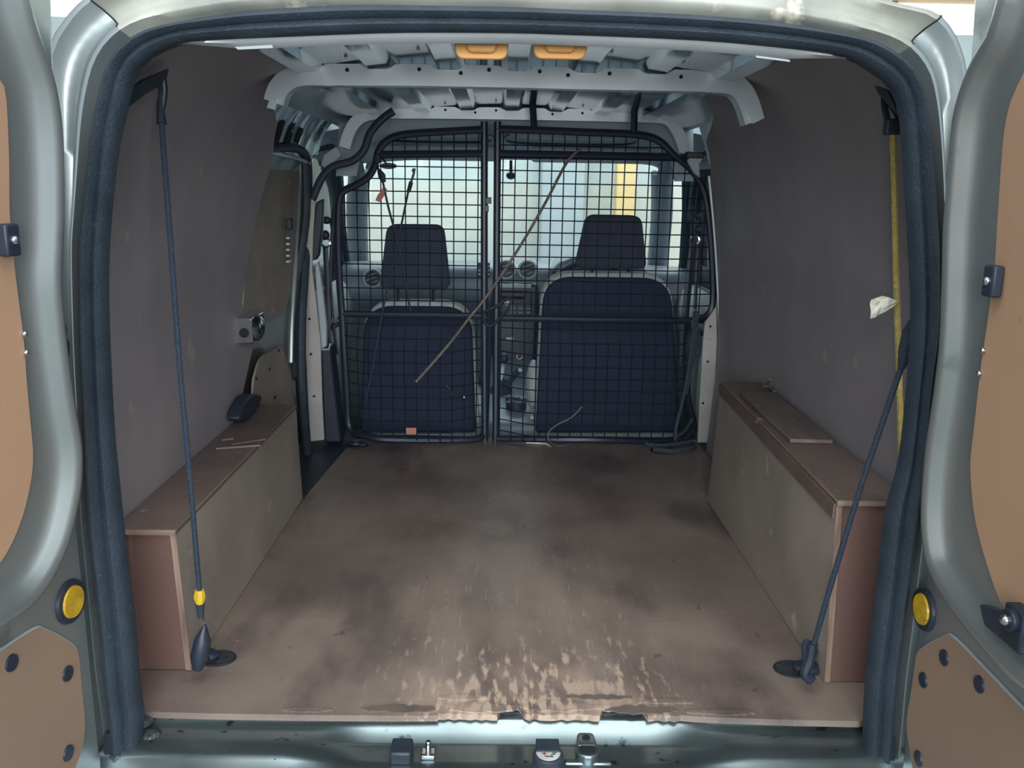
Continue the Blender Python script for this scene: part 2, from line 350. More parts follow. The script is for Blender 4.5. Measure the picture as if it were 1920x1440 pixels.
wr = mk('wall_right', join(box(.80, .815, .24, 1.78, -.4, .8), plate([(.80, .24, .8), (.80, 1.78, .8), (.65, 1.78, 1.22), (.65, .24, 1.22)], (.015, 0, .01))), 'silver', label='right body side of the van behind the plywood lining', cat='wall', kind='structure')
mk('ply_lining', lining(WR, lambda z: -.028+.03*max(0, (z-.4)/.7), lambda z: float(np.interp(z, [0, .4, .97, 1.08, 1.12, 1.16], [1.62, 1.63, 1.69, 1.62, 1.30, 1.05])), .006, 1), 'ply', wr)

# ---- roof: glossy skin with lengthwise pressed beads, three roof bows
BEADS = [XC+.155*k for k in range(-3, 4)]
def roof_z(x, y):
    t = abs(x-XC); z = 1.186-.03*(t/.5)**2
    if t > .5: z -= .8*(t-.5)**1.6
    if .08 < y < 1.9:
        for b in BEADS:
            q = abs(x-b)
            if q < .034: z -= .013*min(1, (.034-q)/.012)
    return z
xs = sorted(set([XC-.62+.02*k for k in range(63)]+[b+s for b in BEADS for s in (-.034, -.022, .022, .034)]))
ysr = [.0, .075, .085, .3, .6, .9, 1.2, 1.5, 1.80, 1.9]
ce = mk('ceiling', loft([[(x, y, roof_z(x, y)) for x in xs] for y in ysr], closed=False), 'roof_skin', label='glossy silver roof skin with lengthwise pressed ribs', cat='ceiling', kind='structure', angle=20)
def bow(path, width, depth, y, holes, parent, beads=True):
    p = resample(cr([np.array((q[0], q[2])) for q in path], 6), 120); f0, f1, b0, b1 = [], [], [], []
    for i in range(len(p)):
        t = p[min(i+1, 119)]-p[max(i-1, 0)]; t /= np.linalg.norm(t); n = np.array([-t[1], t[0]])
        if n[1] < 0 and abs(t[0]) > .5: n = -n
        hw = width/2; top = p[i]+n*hw; bot = p[i]-n*hw
        if beads:
            for b in BEADS:
                q = abs(top[0]-b)
                if q < .04 and abs(t[0]) > .8: top = top-np.array([0, .011*min(1, (.04-q)/.016)])
        f0.append((bot[0], y, bot[1])); f1.append((top[0], y, top[1])); b1.append((top[0], y+depth, top[1])); b0.append((bot[0], y+depth*.8, bot[1]))
    lip = [(a[0], y-.006, a[2]-.002) for a in f0]
    o = mk('roof_bow', loft([lip, f0, f1, b1, b0, f0], closed=False), 'bow', parent)
    for h in holes: mk('bolt_hole', cyl(np.array(P(*h, y=y))+np.array([0, -.0015, 0]), (0, 1, 0), .0045, .004, 10), 'hole', o)
    return o
Y2 = .68
b2 = bow(PS([(513, 192), (521, 168), (538, 150), (568, 140), (640, 140), (800, 141), (960, 144), (1130, 148), (1285, 151), (1368, 156), (1393, 172), (1406, 198), (1415, 228)], y=Y2), .046, .05, Y2,
    [(651, 131), (786, 130), (864, 137), (917, 131), (1012, 134), (1065, 141), (1143, 138), (1277, 144)], ce)
mk('joint_plate', join(*[plate(PS(q, y=Y2-.003), (0, .004, 0)) for q in ([(605, 122), (642, 121), (642, 160), (605, 161)], [(1288, 131), (1322, 134), (1322, 172), (1288, 170)])]), 'bow', ce)
mk('bow_bracket', join(plate(PS([(1402, 214), (1420, 206), (1428, 224), (1412, 232)], y=Y2-.004), (0, .02, 0)), plate(PS([(506, 184), (520, 186), (516, 206), (500, 202)], y=Y2-.004), (0, .02, 0))), 'silver', ce)
Y3 = 1.80
b3 = bow(PS([(646, 277), (655, 247), (669, 226), (694, 214), (760, 211), (960, 213), (1190, 218), (1248, 222), (1268, 242), (1279, 266), (1286, 292)], y=Y3), .040, .05, Y3,
    [(835, 206), (891, 211), (930, 207), (1036, 214), (1092, 212)], ce)
# ---- cant rail above the sliding door, with slots
def SX(px, py, x): return P(px, py, x=x)
rail = []
zs = [.985, 1.0, 1.04, 1.09, 1.13, 1.165, 1.175]; xsr = [-.672, -.668, -.655, -.635, -.60, -.545, -.48]
prof = resample(cr([np.array(q) for q in zip(xsr, zs)], 4), 16)
for j in range(41):
    y = .95+.92*j/40; rib = .010*max(0, math.cos(2*math.pi*(y-1.0)/.13))**3
    rail.append([(x+rib*(1 if 3 < i < 13 else .2), y, z) for i, (x, z) in enumerate(prof)])
cr_ = mk('trim_1', loft(rail, closed=False), 'silver_in', label='glossy silver roof rail with slots above the sliding side door', cat='trim', kind='structure')
def slot(y, z0, z1, w):
    x = lambda z: float(np.interp(z, [q[1] for q in prof], [q[0] for q in prof]))+.004
    o = rpoly([(y-w/2, z0), (y+w/2, z0), (y+w/2, z1), (y-w/2, z1)], w*.5, 5)
    return plate([(x(b), a, b) for a, b in o], (.003, 0, -.001))
for y, z0, z1, w in ((1.065, 1.045, 1.085, .026), (1.255, 1.015, 1.085, .040), (1.385, 1.015, 1.085, .042), (1.50, 1.03, 1.08, .03)):
    mk('slot_hole', slot(y, z0, z1, w), 'hole', cr_)
mk('rail_flange', tube(cr([(-.665, .98, .992), (-.662, 1.25, .992), (-.655, 1.5, .985), (-.645, 1.62, .975)], 6), .008, 8), 'silver', cr_)

# ---- sliding side door (left)
d3 = root('door_3', (-.72, 1.3, -.05), 'sliding side door of the van, inner side, silver with plywood infill', 'door', kind='structure')
dp = []
for z in np.linspace(-.06, .99, 22):
    x = float(np.interp(z, [-.06, .2, .42, .5, .56, .7, .9, .99], [-.765, -.752, -.735, -.722, -.735, -.735, -.712, -.69]))
    dp.append([(x-.02*math.sin((y-.9)/.75*math.pi), y, z) for y in np.linspace(.9, 1.66, 14)])
mk('door_skin', loft(dp, closed=False), 'trim', d3)  # pale trim colour stands in for bright glare on the silver skin
def on_door(px, py, x): return P(px, py, x=x)
up = [on_door(a, b, -.70) for a, b in ((492, 292), (540, 290), (556, 300), (560, 330), (554, 440), (546, 540), (536, 580), (515, 596), (480, 600), (455, 590), (462, 500), (474, 400), (482, 330))]
mk('upper_ply_panel', plate(up, (-.006, 0, 0)), 'ply_box', d3)
lo = [on_door(a, b, -.712) for a, b in ((474, 745), (476, 712), (484, 682), (492, 668), (522, 650), (530, 654), (538, 672), (543, 700), (546, 740), (556, 742), (560, 775), (478, 775))]
mk('lower_ply_panel', plate(lo, (-.006, 0, 0)), 'ply_box', d3)
sc_ = [on_door(a, b, -.711) for a, b in ((522, 657), (505, 692), (480, 710), (515, 745))]
for q in sc_: mk('screw', cyl(q, (1, 0, 0), .005, .003, 8), 'hole', d3)
# inner window frame of the sliding door: dark seal, pale strip
mk('door_edge_strip', tube(cr([on_door(a, b, -.69) for a, b in ((495, 290), (535, 287), (556, 293), (563, 315), (560, 400), (553, 500), (547, 600), (545, 680))], 5), .009, 8), 'silver', d3)
mk('edge_seal', tube(cr([on_door(a, b, -.665) for a, b in ((488, 280), (540, 276), (566, 284), (577, 310), (577, 400), (572, 500), (566, 600), (566, 700), (572, 800), (580, 880))], 5), .015, 10), 'rubber', d3)
mk('hinge_block', obox(on_door(543, 420, -.68), (1, 0, 0), (0, 1, 0), (0, 0, 1), .016, .03, .035), 'black', d3, bevel=.003)
for k in range(5): mk('latch_rib', obox(on_door(541, 446+k*11, -.685), (1, 0, 0), (0, 1, 0), (0, 0, 1), .012, .03, .010), 'silver', d3, bevel=.002)
c = np.array(P(456, 620, y=.93)); c2 = np.array(P(478, 618, y=1.0))
lb = mk('latch_box', join(plate([(a, c[1], b) for a, b in rpoly([(c[0]-.025, c[2]-.036), (c[0]+.025, c[2]-.036), (c[0]+.025, c[2]+.036), (c[0]-.025, c[2]+.036)], .012)], (0, .12, 0)), ball((c[0]+.022, c[1]+.05, c[2]), .022, .05, .036)), 'chrome', d3, bevel=.003)
mk('latch_hole', cyl((c[0]+.002, c[1]-.0015, c[2]-.006), (0, 1, 0), .013, .004, 18), 'hole', lb)
pts = [on_door(a, b, -.665) for a, b in ((449, 785), (453, 768), (466, 744), (478, 738), (491, 740), (491, 752), (478, 776), (466, 788), (452, 790))]
mk('door_handle', plate(pts, (-.035, 0, 0)), 'black', d3, bevel=.006, seg=3)
mk('rear_bracket', plate([P(a, b, y=1.58) for a, b in ((544, 630), (553, 625), (566, 626), (568, 705), (556, 708), (550, 715), (546, 705))], (0, .05, 0)), 'black', d3, bevel=.004)

# ---- pillars each side of the bulkhead
bp_ = root('trim_2', (-.63, 1.62, 0), 'pale metal pillar strip with holes left of the mesh bulkhead', 'trim', kind='structure')
st = [(583, 385), (598, 360), (594, 420), (590, 490), (596, 560), (605, 660), (607, 750), (608, 825), (582, 825), (578, 750), (573, 640), (567, 540), (568, 470), (573, 420)]
st = [(573, 420), (583, 372), (591, 378), (587, 440), (585, 505), (592, 560), (601, 640), (604, 750), (608, 825), (582, 828), (577, 750), (572, 640), (566, 540), (567, 480)]
sp = mk('pillar_strip', plate(PS(st, y=1.62), (0, .012, 0)), 'pillar', bp_, bevel=.002)
for h in ((571, 507), (580, 598), (583, 664), (589, 743)): mk('bolt_hole', cyl(np.array(P(*h, y=1.62))-np.array([0, .001, 0]), (0, 1, 0), .0048, .004, 10), 'hole', sp)
mk('door_seal', tube(cr(PS([(572, 300), (574, 400), (560, 520), (558, 620), (562, 700), (570, 800), (576, 900)], y=1.60), 5), .014, 10), 'rubber', bp_)
mk('pillar_cover', plate(PS([(600, 655), (617, 648), (620, 660), (632, 770), (640, 830), (608, 830), (604, 750)], y=1.66), (0, .10, 0)), 'black', bp_, bevel=.008)
mk('cover_rim', tube(PS([(600, 655), (617, 655), (619, 644)], y=1.655), .0035, 6), 'trim', bp_)
mk('pillar_trim', plate(PS([(590, 500), (596, 490), (604, 540), (612, 610), (612, 650), (600, 655), (597, 600), (592, 540)], y=1.66), (0, .03, 0)), 'trim', bp_, bevel=.004)
mk('upper_cover', plate(PS([(592, 380), (606, 372), (604, 430), (598, 478), (592, 488), (580, 488), (586, 430)], y=1.64), (0, .03, 0)), 'black', bp_, bevel=.006)
bq = root('trim_3', (.75, 1.66, 0), 'pale metal pillar strip with holes right of the mesh bulkhead', 'trim', kind='structure')
sp = mk('pillar_strip', plate(PS([(1333, 590), (1343, 575), (1345, 640), (1340, 740), (1334, 830), (1308, 830), (1312, 740), (1318, 640), (1322, 604)], y=1.64), (0, .012, 0)), 'pillar', bq, bevel=.002)
for h in ((1332, 612), (1327, 678), (1318, 756)): mk('bolt_hole', cyl(np.array(P(*h, y=1.64))-np.array([0, .001, 0]), (0, 1, 0), .0045, .004, 10), 'hole', sp)
mk('pillar_edge', tube(cr(PS([(1330, 330), (1340, 440), (1347, 560), (1352, 680), (1346, 800)], y=1.63), 6), .006, 8), 'silver', bq)
# ragged bits of body metal where the rail meets the bulkhead
for name, q, yy in (('bracket', [(601, 308), (607, 290), (630, 274), (640, 290), (622, 310), (610, 318)], 1.69), ('bracket', [(1288, 302), (1297, 290), (1320, 297), (1312, 308), (1313, 334), (1302, 325)], 1.69)):
    mk(name, plate(PS(q, y=yy), (0, .02, 0)), 'trim', bp_ if q[0][0] < 900 else bq, bevel=.004)

# ---- rear opening: body frame (jamb + header), rubber seal, sill
outerL = [(222, 1470), (214, 1410), (207, 1340), (202, 1300), (192, 1200), (180, 1080), (168, 960), (163, 780), (157, 640), (155, 480), (158, 433), (170, 317), (180, 233), (197, 150), (213, 110), (253, 70), (300, 50), (400, 31), (480, 21), (655, 11), (800, 12), (960, 15), (1060, 19), (1275, 28), (1447, 42), (1580, 63), (1647, 82), (1697, 117), (1723, 160), (1737, 233), (1747, 333), (1753, 433), (1755, 480), (1753, 613), (1740, 713), (1730, 813), (1717, 960), (1693, 1160), (1680, 1260), (1670, 1377), (1658, 1470)]
innerL = [(262, 1470), (260, 1410), (262, 1340), (255, 1300), (248, 1200), (233, 1080), (220, 960), (206, 820), (198, 680), (194, 560), (195, 480), (200, 400), (213, 283), (230, 207), (240, 157), (267, 112), (333, 80), (400, 73), (480, 69), (680, 61), (800, 59), (960, 60), (1060, 63), (1280, 72), (1435, 84), (1580, 103), (1640, 132), (1675, 160), (1693, 200), (1701, 267), (1707, 367), (1713, 467), (1718, 603), (1707, 760), (1692, 880), (1670, 960), (1653, 1100), (1637, 1227), (1630, 1293), (1626, 1377), (1624, 1470)]
def lean(z): return -.05+.03*max(0, (z-.4)/.7)
def on_frame(px, py, off=0.):
    y = -.05+off
    for _ in range(4): q = P(px, py, y=y); y = lean(q[2])+off
    return q
NF = 160
SO = resample(cr([on_frame(*q) for q in outerL], 5), NF); SI = resample(cr([on_frame(*q) for q in innerL], 5), NF)
def between(t, dy): return [a*(1-t)+b*t+np.array([0, dy, 0]) for a, b in zip(SO, SI)]
mk('trim_4', loft([between(-.02, .015), between(0, -.006), between(.12, -.020), between(.30, -.026), between(.45, -.020), between(.52, -.010), between(.60, -.012), between(.75, -.014), between(.9, -.008), between(1., .004), between(1., .02)], closed=False), 'rubber',
   label='black rubber door seal round the rear opening', cat='seal', kind='structure', angle=50)
# jamb: outer silhouette of the body
bodyL = [(190, 1480), (172, 1345), (152, 1250), (135, 1000), (118, 800), (105, 620), (95, 480), (90, 380), (86, 300), (80, 200), (77, 140), (88, 78), (112, 38), (150, -6), (220, -40), (330, -60), (480, -75), (655, -85), (800, -90), (960, -92), (1100, -90), (1275, -82), (1447, -60), (1580, -30), (1690, 2), (1745, 12), (1780, 36), (1802, 78), (1816, 135), (1818, 220), (1812, 320), (1808, 420), (1800, 520), (1790, 640), (1775, 760), (1768, 880), (1755, 1060), (1738, 1260), (1722, 1400), (1712, 1480)]
BO = resample(cr([on_frame(*q) for q in bodyL], 5), NF)
# re-pair by nearest fraction along: use matched resampling of both loops by polar angle round the opening centre
cx, cz = .02, .55
def polar(L):
    A = np.array(L); th = np.arctan2(A[:, 2]-cz, A[:, 0]-cx); th = np.where(th < -math.pi/2-.001, th+2*math.pi, th)
    o = np.argsort(-th); return A[o], th[o]
def at_angle(L, ths):
    A, th = polar(L); xs_ = th[::-1]; B = A[::-1]
    return [np.array([np.interp(t, xs_, B[:, k]) for k in range(3)]) for t in ths]
ths = np.linspace(math.radians(228), math.radians(-48), 230)
J0, J1 = at_angle(BO, ths), at_angle(SO, ths)
def jb(t, dy, shrink=0.):
    return [a*(1-t)+b*t+np.array([0, dy, 0]) for a, b in zip(J0, J1)]
side = [np.array([p[0]+(.004 if p[0] > cx else -.004), p[1]+.10, p[2]]) for p in J0]
fr = root('trim_5', (cx, 0, -.1), 'silver body frame round the rear door opening, dirty header on top', 'door frame', kind='structure')
JR = [side, jb(0, .035), jb(.03, .008), jb(.10, -.010), jb(.20, -.012), jb(.34, .004), jb(.55, .010), jb(.66, .004), jb(.76, -.016), jb(.84, -.018), jb(.92, -.004), jb(1.02, .006)]
HR = [side, jb(0, .035), jb(.03, .010), jb(.10, -.004), jb(.20, -.008), jb(.34, -.010), jb(.55, -.012), jb(.66, -.013), jb(.76, -.014), jb(.84, -.012), jb(.92, -.006), jb(1.02, .006)]
ang = lambda q: math.atan2(q[2]-cz, q[0]-cx)
aL = ang(on_frame(246, 62)); aR = ang(on_frame(1686, 100))
kL = int(np.argmin(abs(ths-aL))); kR = int(np.argmin(abs(ths-aR)))
def blend(ra, rb):
    return [[rb[k]+(ra[k]-rb[k])*max(0, 1-min(abs(k-kL), abs(k-kR))/14)**2 for k in range(len(ra))] for ra, rb in [(ra, rb)]][0]
HR = [blend(a, b) for a, b in zip(JR, HR)]
for k in (kL, kR):
    m_ = [r[k] for r in JR][2:9]
    mk('sealer_crack', tube([q+np.array([0, -.0004, 0]) for q in m_], .0014, 5), 'hole', fr)
RF = [q for q in side if q[2] > 1.115]
mk('outer_roof', loft([[np.array([q[0], q[1]-.002+dy, q[2]+dz]) for q in RF] for dy, dz in ((0, -.003), (.4, .004), (1.2, .008), (2.0, .004), (2.6, -.03))], closed=False), 'silver', fr)
mk('left_jamb', loft([r[:kL+1] for r in JR], closed=False), 'silver', fr, angle=60)
mk('header', loft([r[kL:kR+1] for r in HR], closed=False), 'silver_dirty', fr, angle=60)
mk('right_jamb', loft([r[kR:] for r in JR], closed=False), 'silver', fr, angle=60)
# inner flange behind the seal (ties seal to lining/roof)
FT = [min(1, max(0, (.50-abs(q[0]-cx))/.10)) if q[2] > .8 else 0. for q in SI]
I2 = [q+np.array([(-.012 if q[0] < cx else .012)*(1-t), .012+.022*t, -.011*t]) for q, t in zip(SI, FT)]
mk('inner_flange', loft([[q+np.array([0, .012, 0]) for q in SI], [q*.5+r*.5 for q, r in zip(SI, I2)], I2, [q+np.array([(-.01 if q[0] < cx else .01)*(1-t), .004+.05*t, .05*t]) for q, t in zip(I2, FT)]], closed=False), 'bow', fr)
for px, py in ((115, 640), (1777, 668)):
    a = on_frame(px, py, -.006)
    o = [(a[0]+dx, a[1], a[2]+dz) for dx, dz in rpoly([(-.009, -.028), (.007, -.03), (.009, -.004), (.006, .004), (.008, .028), (-.008, .028), (-.006, .002)], .008, 4)]
    mk('check_slot', plate(o, (0, .006, 0)), 'hole', fr)
for px, py in ((203, 1400), (1671, 1410)):
    a = on_frame(px, py, -.02)
    mk('check_slot', plate([(a[0]+dx, a[1], a[2]+dz) for dx, dz in rpoly([(-.008, -.024), (.008, -.024), (.007, .024), (-.007, .024)], .007, 4)], (0, .006, 0)), 'hole', fr)
# header slots (pale plates painted in for bright glints on the inner flange) 
for q in ([(440, 88), (510, 84), (512, 90), (446, 93)], [(1417, 104), (1480, 112), (1482, 116), (1418, 108)]):
    mk('header_slot', plate([on_frame(a, b, .012) for a, b in q], (0, .004, 0)), 'trim', fr)

# sill: lofted step below the floor edge
sx = np.linspace(-.66, .70, 90)
def sill_row(y, z, rec=0., zr=0.):
    out = []
    for x in sx:
        t = min(1, max(0, (x+.36)/.14))*min(1, max(0, (.44-x)/.16)); t = t*t*(3-2*t)
        out.append((x, y+rec*t, z+zr*t))
    return out
def sill_rows(prof_side, prof_mid):
    out = []
    for (ys_, zs_), (ym_, zm_) in zip(prof_side, prof_mid):
        row = []
        for x in sx:
            t = min(1, max(0, (x+.37)/.17))*min(1, max(0, (.45-x)/.19)); t = t*t*(3-2*t)
            row.append((x, ys_+(ym_-ys_)*t, zs_+(zm_-zs_)*t))
        out.append(row)
    return out
sl = mk('trim_6', loft(sill_rows([(.06, -.014), (.014, -.016), (.010, -.022), (.004, -.026), (-.030, -.027), (-.048, -.028), (-.066, -.030), (-.076, -.036), (-.084, -.046), (-.100, -.050), (-.112, -.062), (-.116, -.30)],
    [(.06, -.014), (.016, -.016), (.013, -.019), (.010, -.022), (-.015, -.044), (-.022, -.046), (-.060, -.046), (-.076, -.045), (-.088, -.048), (-.100, -.052), (-.112, -.062), (-.116, -.30)]), closed=False), 'sill',
   label='silver rear door sill under the plywood floor edge', cat='sill', kind='structure', angle=50)
def on_sill(px, py, z): return np.array(P(px, py, z=z))
c = on_sill(753, 1403, -.028); mk('striker_block', box(c[0]-.018, c[0]+.018, c[1]-.022, c[1]+.022, -.046, -.022), 'black', sl, bevel=.004)
c = on_sill(803, 1400, -.028); mk('striker_pin', join(cyl((c[0], c[1], -.045), (0, 0, 1), .005, .028, 10), box(c[0]-.012, c[0]+.012, c[1]-.012, c[1]+.012, -.046, -.038)), 'chrome', sl, bevel=.002)
c = on_sill(1028, 1412, -.03)
ls = mk('lock_boss', join(cyl((c[0], c[1], -.06), (0, 0, 1), .026, .030, 28), box(c[0]-.02, c[0]+.02, c[1], c[1]+.035, -.05, -.026)), 'rubber', sl, bevel=.002)
mk('printed_disc', cyl((c[0], c[1], -.0302), (0, 0, 1), .0205, .0016, 28), 'sticker', ls)
zt = -.0284
mk('red_mark', join(box(c[0]-.010, c[0]-.004, c[1]+.001, c[1]+.004, zt-.001, zt+.0006), box(c[0]-.008, c[0]-.006, c[1]-.008, c[1]+.006, zt-.001, zt+.0006), box(c[0]-.012, c[0]-.003, c[1]-.005, c[1]-.003, zt-.001, zt+.0006)), 'red', ls, smooth=False)
mk('dark_mark', join(tube([(c[0]+.004, c[1]+.006, zt), (c[0]+.014, c[1]+.005, zt), (c[0]+.011, c[1]-.004, zt), (c[0]+.004, c[1]-.008, zt)], .0011, 5), tube([(c[0]+.008, c[1]+.006, zt), (c[0]+.008, c[1]-.002, zt)], .001, 5), tube([(c[0]-.006, c[1]-.011, zt), (c[0]+.008, c[1]-.012, zt)], .001, 5)), 'hole', ls)
c = on_sill(1101, 1402, -.03)
o = mk('lock_housing', join(cyl((c[0], c[1]-.006, -.06), (0, 0, 1), .021, .032, 24), plate([(c[0]+a, c[1]+b, -.05) for a, b in rpoly([(-.018, 0), (.018, 0), (.014, .038), (-.014, .038)], .008)], (0, 0, .024)), box(c[0]-.04, c[0]+.04, c[1]-.025, c[1]-.012, -.06, -.042)), 'sill', sl, bevel=.003)
mk('keyhole', join(cyl((c[0], c[1]-.006, -.0285), (0, 0, 1), .014, .002, 20), cyl((c[0], c[1]+.022, -.0265), (0, 0, 1), .007, .002, 14)), 'hole', o)
mk('grime_patch', join(ball((-.625, .0, -.016), .03, .03, .012), ball((-.595, -.02, -.03), .022, .018, .01), ball((.66, -.02, -.03), .025, .02, .012), ball((-.632, -.05, -.04), .03, .03, .012)), 'grime', sl)
cr2 = [(-.41, -.06), (.46, -.06)]
for a, b in ((548, 515), (1366, 1384)): mk('seam', tube([on_sill(a, 1362, -.028), on_sill((a+b)/2, 1385, -.0335), on_sill(b, 1425, -.036)], .0016, 6), 'sill', sl)

# ---- rear barn doors, open
def barn(name, hx, sgn, deg, label):
    a = math.radians(deg); H = np.array([hx, -.085, 0.])
    e = np.array([sgn*math.cos(a)*-1*-1, -math.sin(a), 0.]) if False else np.array([-sgn*(-math.cos(a)), -math.sin(a), 0.])
    # sgn=+1 left door: closed direction +x, opened by `deg` about the hinge
    e = np.array([sgn*math.cos(a), -math.sin(a), 0.]); n = np.array([sgn*math.sin(a), math.cos(a), 0.])
    hz = lambda z: .035*max(0., (z-.45)/.65)**1.4
    def W(s, z, h): return H+e*s+n*(h+hz(z))+np.array([0, 0, z])
    def S(px, py, h=0.):
        d = FW*F+RT*(px-960)+DN*(py-720); z = .5
        for _ in range(6):
            o = H+n*(h+hz(z)); t = ((o-CAM)@n)/(d@n); q = CAM+t*d; z = q[2]
        return np.array([(q-H)@e, q[2]])
    return W, S, n, e
def offset2(pts, d):
    p = [np.array(q, float) for q in pts]; m = len(p); out = []
    for i in range(m):
        t = p[(i+1) % m]-p[i-1]; t /= np.linalg.norm(t)+1e-9; out.append(p[i]+d*np.array([t[1], -t[0]]))
    return out
def build_door(name, hx, sgn, deg, label, sil, tan, low, clips, refl, stop, studs):
    W, S, n, e = barn(name, hx, sgn, deg, label)
    rt = root(name, (hx, -.085, 0), label, 'door', kind='structure')
    zz = np.linspace(-.25, 1.22, 16); ss = np.linspace(0, .56, 8)
    A = [[W(s, z, 0) for z in zz] for s in ss]; B = [[W(s, z, -.045) for z in zz] for s in ss]
    border = lambda L: L[0]+[l[-1] for l in L[1:]]+L[-1][::-1][1:]+[l[0] for l in L[::-1]][1:-1]
    mk('door_skin', join(loft(A, closed=False), loft(B, closed=False), loft([border(A), border(B)])), 'silver', rt, bevel=.008, seg=3, angle=50)
    # raised pressing round the window panel
    H1 = .042
    c0 = [S(*q, h=H1*.6) for q in sil]; top = c0[0]; bot = c0[-1]
    loop = cr(c0, 4); loop = loop+[np.array([.50, bot[1]-.04]), np.array([.53, .6]), np.array([.50, top[1]+.03])]
    L = resample(loop, 140, True)
    area2 = sum(L[i-1][0]*L[i][1]-L[i][0]*L[i-1][1] for i in range(len(L)))
    sg = 1 if area2 > 0 else -1
    rows = []
    for off, h in ((.022, 0.0), (.012, .006), (.004, .022), (-.003, .040), (-.010, .051), (-.017, .0525), (-.026, .047), (-.036, .036), (-.046, .029), (-.064, .027)):
        rows.append([W(q[0], q[1], h) for q in offset2(L, sg*off)])
    def shrink(lp, f):
        c = sum(np.array(q) for q in lp)/len(lp); return [c+(np.array(q)-c)*f for q in lp]
    inner = offset2(L, sg*-.064)
    for f in (.8, .55, .3, .02): rows.append([W(q[0], q[1], .0265) for q in shrink(inner, f)])
    mk('raised_pressing', loft(rows, cap=True), 'silver', rt, angle=60)
    t0 = cr([S(*q, h=.030) for q in tan], 4); tl = t0+[np.array([.46, t0[-1][1]-.05]), np.array([.49, .6]), np.array([.46, t0[0][1]+.05])]
    tl = resample(tl, 110, True)
    mk('window_panel', loft([[W(q[0], q[1], .026) for q in tl]]+[[W(q[0], q[1], .0315) for q in shrink(tl, f)] for f in (1., .8, .55, .3, .02)], cap=True), 'hard', rt, angle=30)
    l0 = cr([S(*q, h=.003) for q in low], 4)
    ex = l0+[np.array([.40, l0[-1][1]-.02]), np.array([.40, l0[0][1]-.02])] if True else l0
    lp = mk('lower_panel', plate([W(q[0], q[1], .001) for q in ex], n*.004), 'hard_low', rt, smooth=False)
    mk('edge_highlight', tube([W(q[0], q[1], .002) for q in l0], .0028, 6), 'trim', rt)  # pale tube draws the white highlight along the panel edge
    for q in clips:
        s, z = S(*q, h=.006); mk('panel_clip', cyl(W(s, z, .004), n, .0125, .004, 20, .0115), 'black', rt)
    s, z = S(*refl, h=.006)
    o = mk('reflector', cyl(W(s, z, .0), n, .035, .006, 32, .033), 'black', rt, bevel=.001)
    mk('amber_lens', cyl(W(s, z, .005), n, .0255, .004, 32, .024), 'reflector', o)
    s, z = S(*stop, h=.043)
    o = mk('panel_clamp', obox(W(s, z, .040), e, (0, 0, 1), n, .026, .040, .014), 'black', rt, bevel=.003)
    mk('clamp_screw', ball(W(s, z, .047), .006, .006, .006), 'chrome', o)
    for q in studs: s, z = S(*q, h=.034); mk('stud', ball(W(s, z, .034), .004, .004, .004, 8, 6), 'chrome', rt)
    return W, S, n, e, rt
silL = [(20, -60), (38, 30), (60, 95), (80, 160), (92, 240), (96, 330), (96, 430), (92, 520), (100, 620), (116, 740), (131, 830), (131, 900), (120, 965), (103, 1027), (70, 1095), (27, 1147), (-40, 1190)]
tanL = [(-25, 120), (3, 157), (10, 187), (15, 300), (16, 400), (23, 480), (33, 563), (43, 640), (48, 713), (54, 780), (60, 847), (57, 897), (43, 960), (20, 1020), (-6, 1062)]
lowL = [(-40, 1245), (0, 1220), (62, 1180), (82, 1180), (132, 1207), (145, 1228), (151, 1290), (157, 1360), (150, 1410), (136, 1450), (125, 1520)]
WD, SD, nD, eD, d1 = build_door('door_1', -.648, 1, 97, 'left rear barn door, open, silver with tan hardboard panels', silL, tanL, lowL, [(22, 1243), (127, 1263), (128, 1412)], (137, 1128), (21, 450), [(46, 626), (49, 661)])
silR = [(1915, -60), (1885, 50), (1861, 90), (1834, 152), (1815, 220), (1804, 333), (1796, 430), (1793, 520), (1788, 640), (1776, 740), (1760, 847), (1752, 960), (1759, 1043), (1775, 1090), (1812, 1150), (1862, 1213), (1925, 1280), (1990, 1330)]
tanR = [(1945, 90), (1920, 140), (1898, 187), (1887, 233), (1880, 300), (1872, 420), (1867, 500), (1853, 607), (1840, 697), (1827, 813), (1821, 873), (1828, 960), (1843, 1027), (1873, 1118), (1890, 1142), (1930, 1165)]
lowR = [(1980, 1385), (1920, 1330), (1850, 1257), (1790, 1196), (1772, 1194), (1725, 1221), (1718, 1245), (1710, 1300), (1702, 1360), (1713, 1440), (1725, 1510)]
WE, SE, nE, eE, d2 = build_door('door_2', .682, -1, 89, 'right rear barn door, open, silver with tan hardboard panels', silR, tanR, lowR, [(1770, 1233), (1731, 1275), (1836, 1283), (1722, 1422)], (1728, 1142), (1857, 527), [(1843, 657), (1836, 700)])
# check strap and bolt on the right door
s, z = SE(1868, 1157, .05); o = mk('check_tab', plate([WE(s+a, z+b, .045) for a, b in rpoly([(-.03, .003), (-.012, -.018), (.028, -.016), (.03, .014), (.012, .016)], .006)], nE*.012), 'black', d2, bevel=.002)
s, z = SE(1906, 1163, .055); mk('check_bolt', join(obox(WE(s, z-.01, .05), eE, (0, 0, 1), nE, .04, .05, .02), cyl(WE(s, z, .055), nE, .014, .012, 14)), 'steel_black', d2, bevel=.003)
mk('bolt_head', ball(WE(s, z, .068), .007, .007, .007), 'chrome', d2)

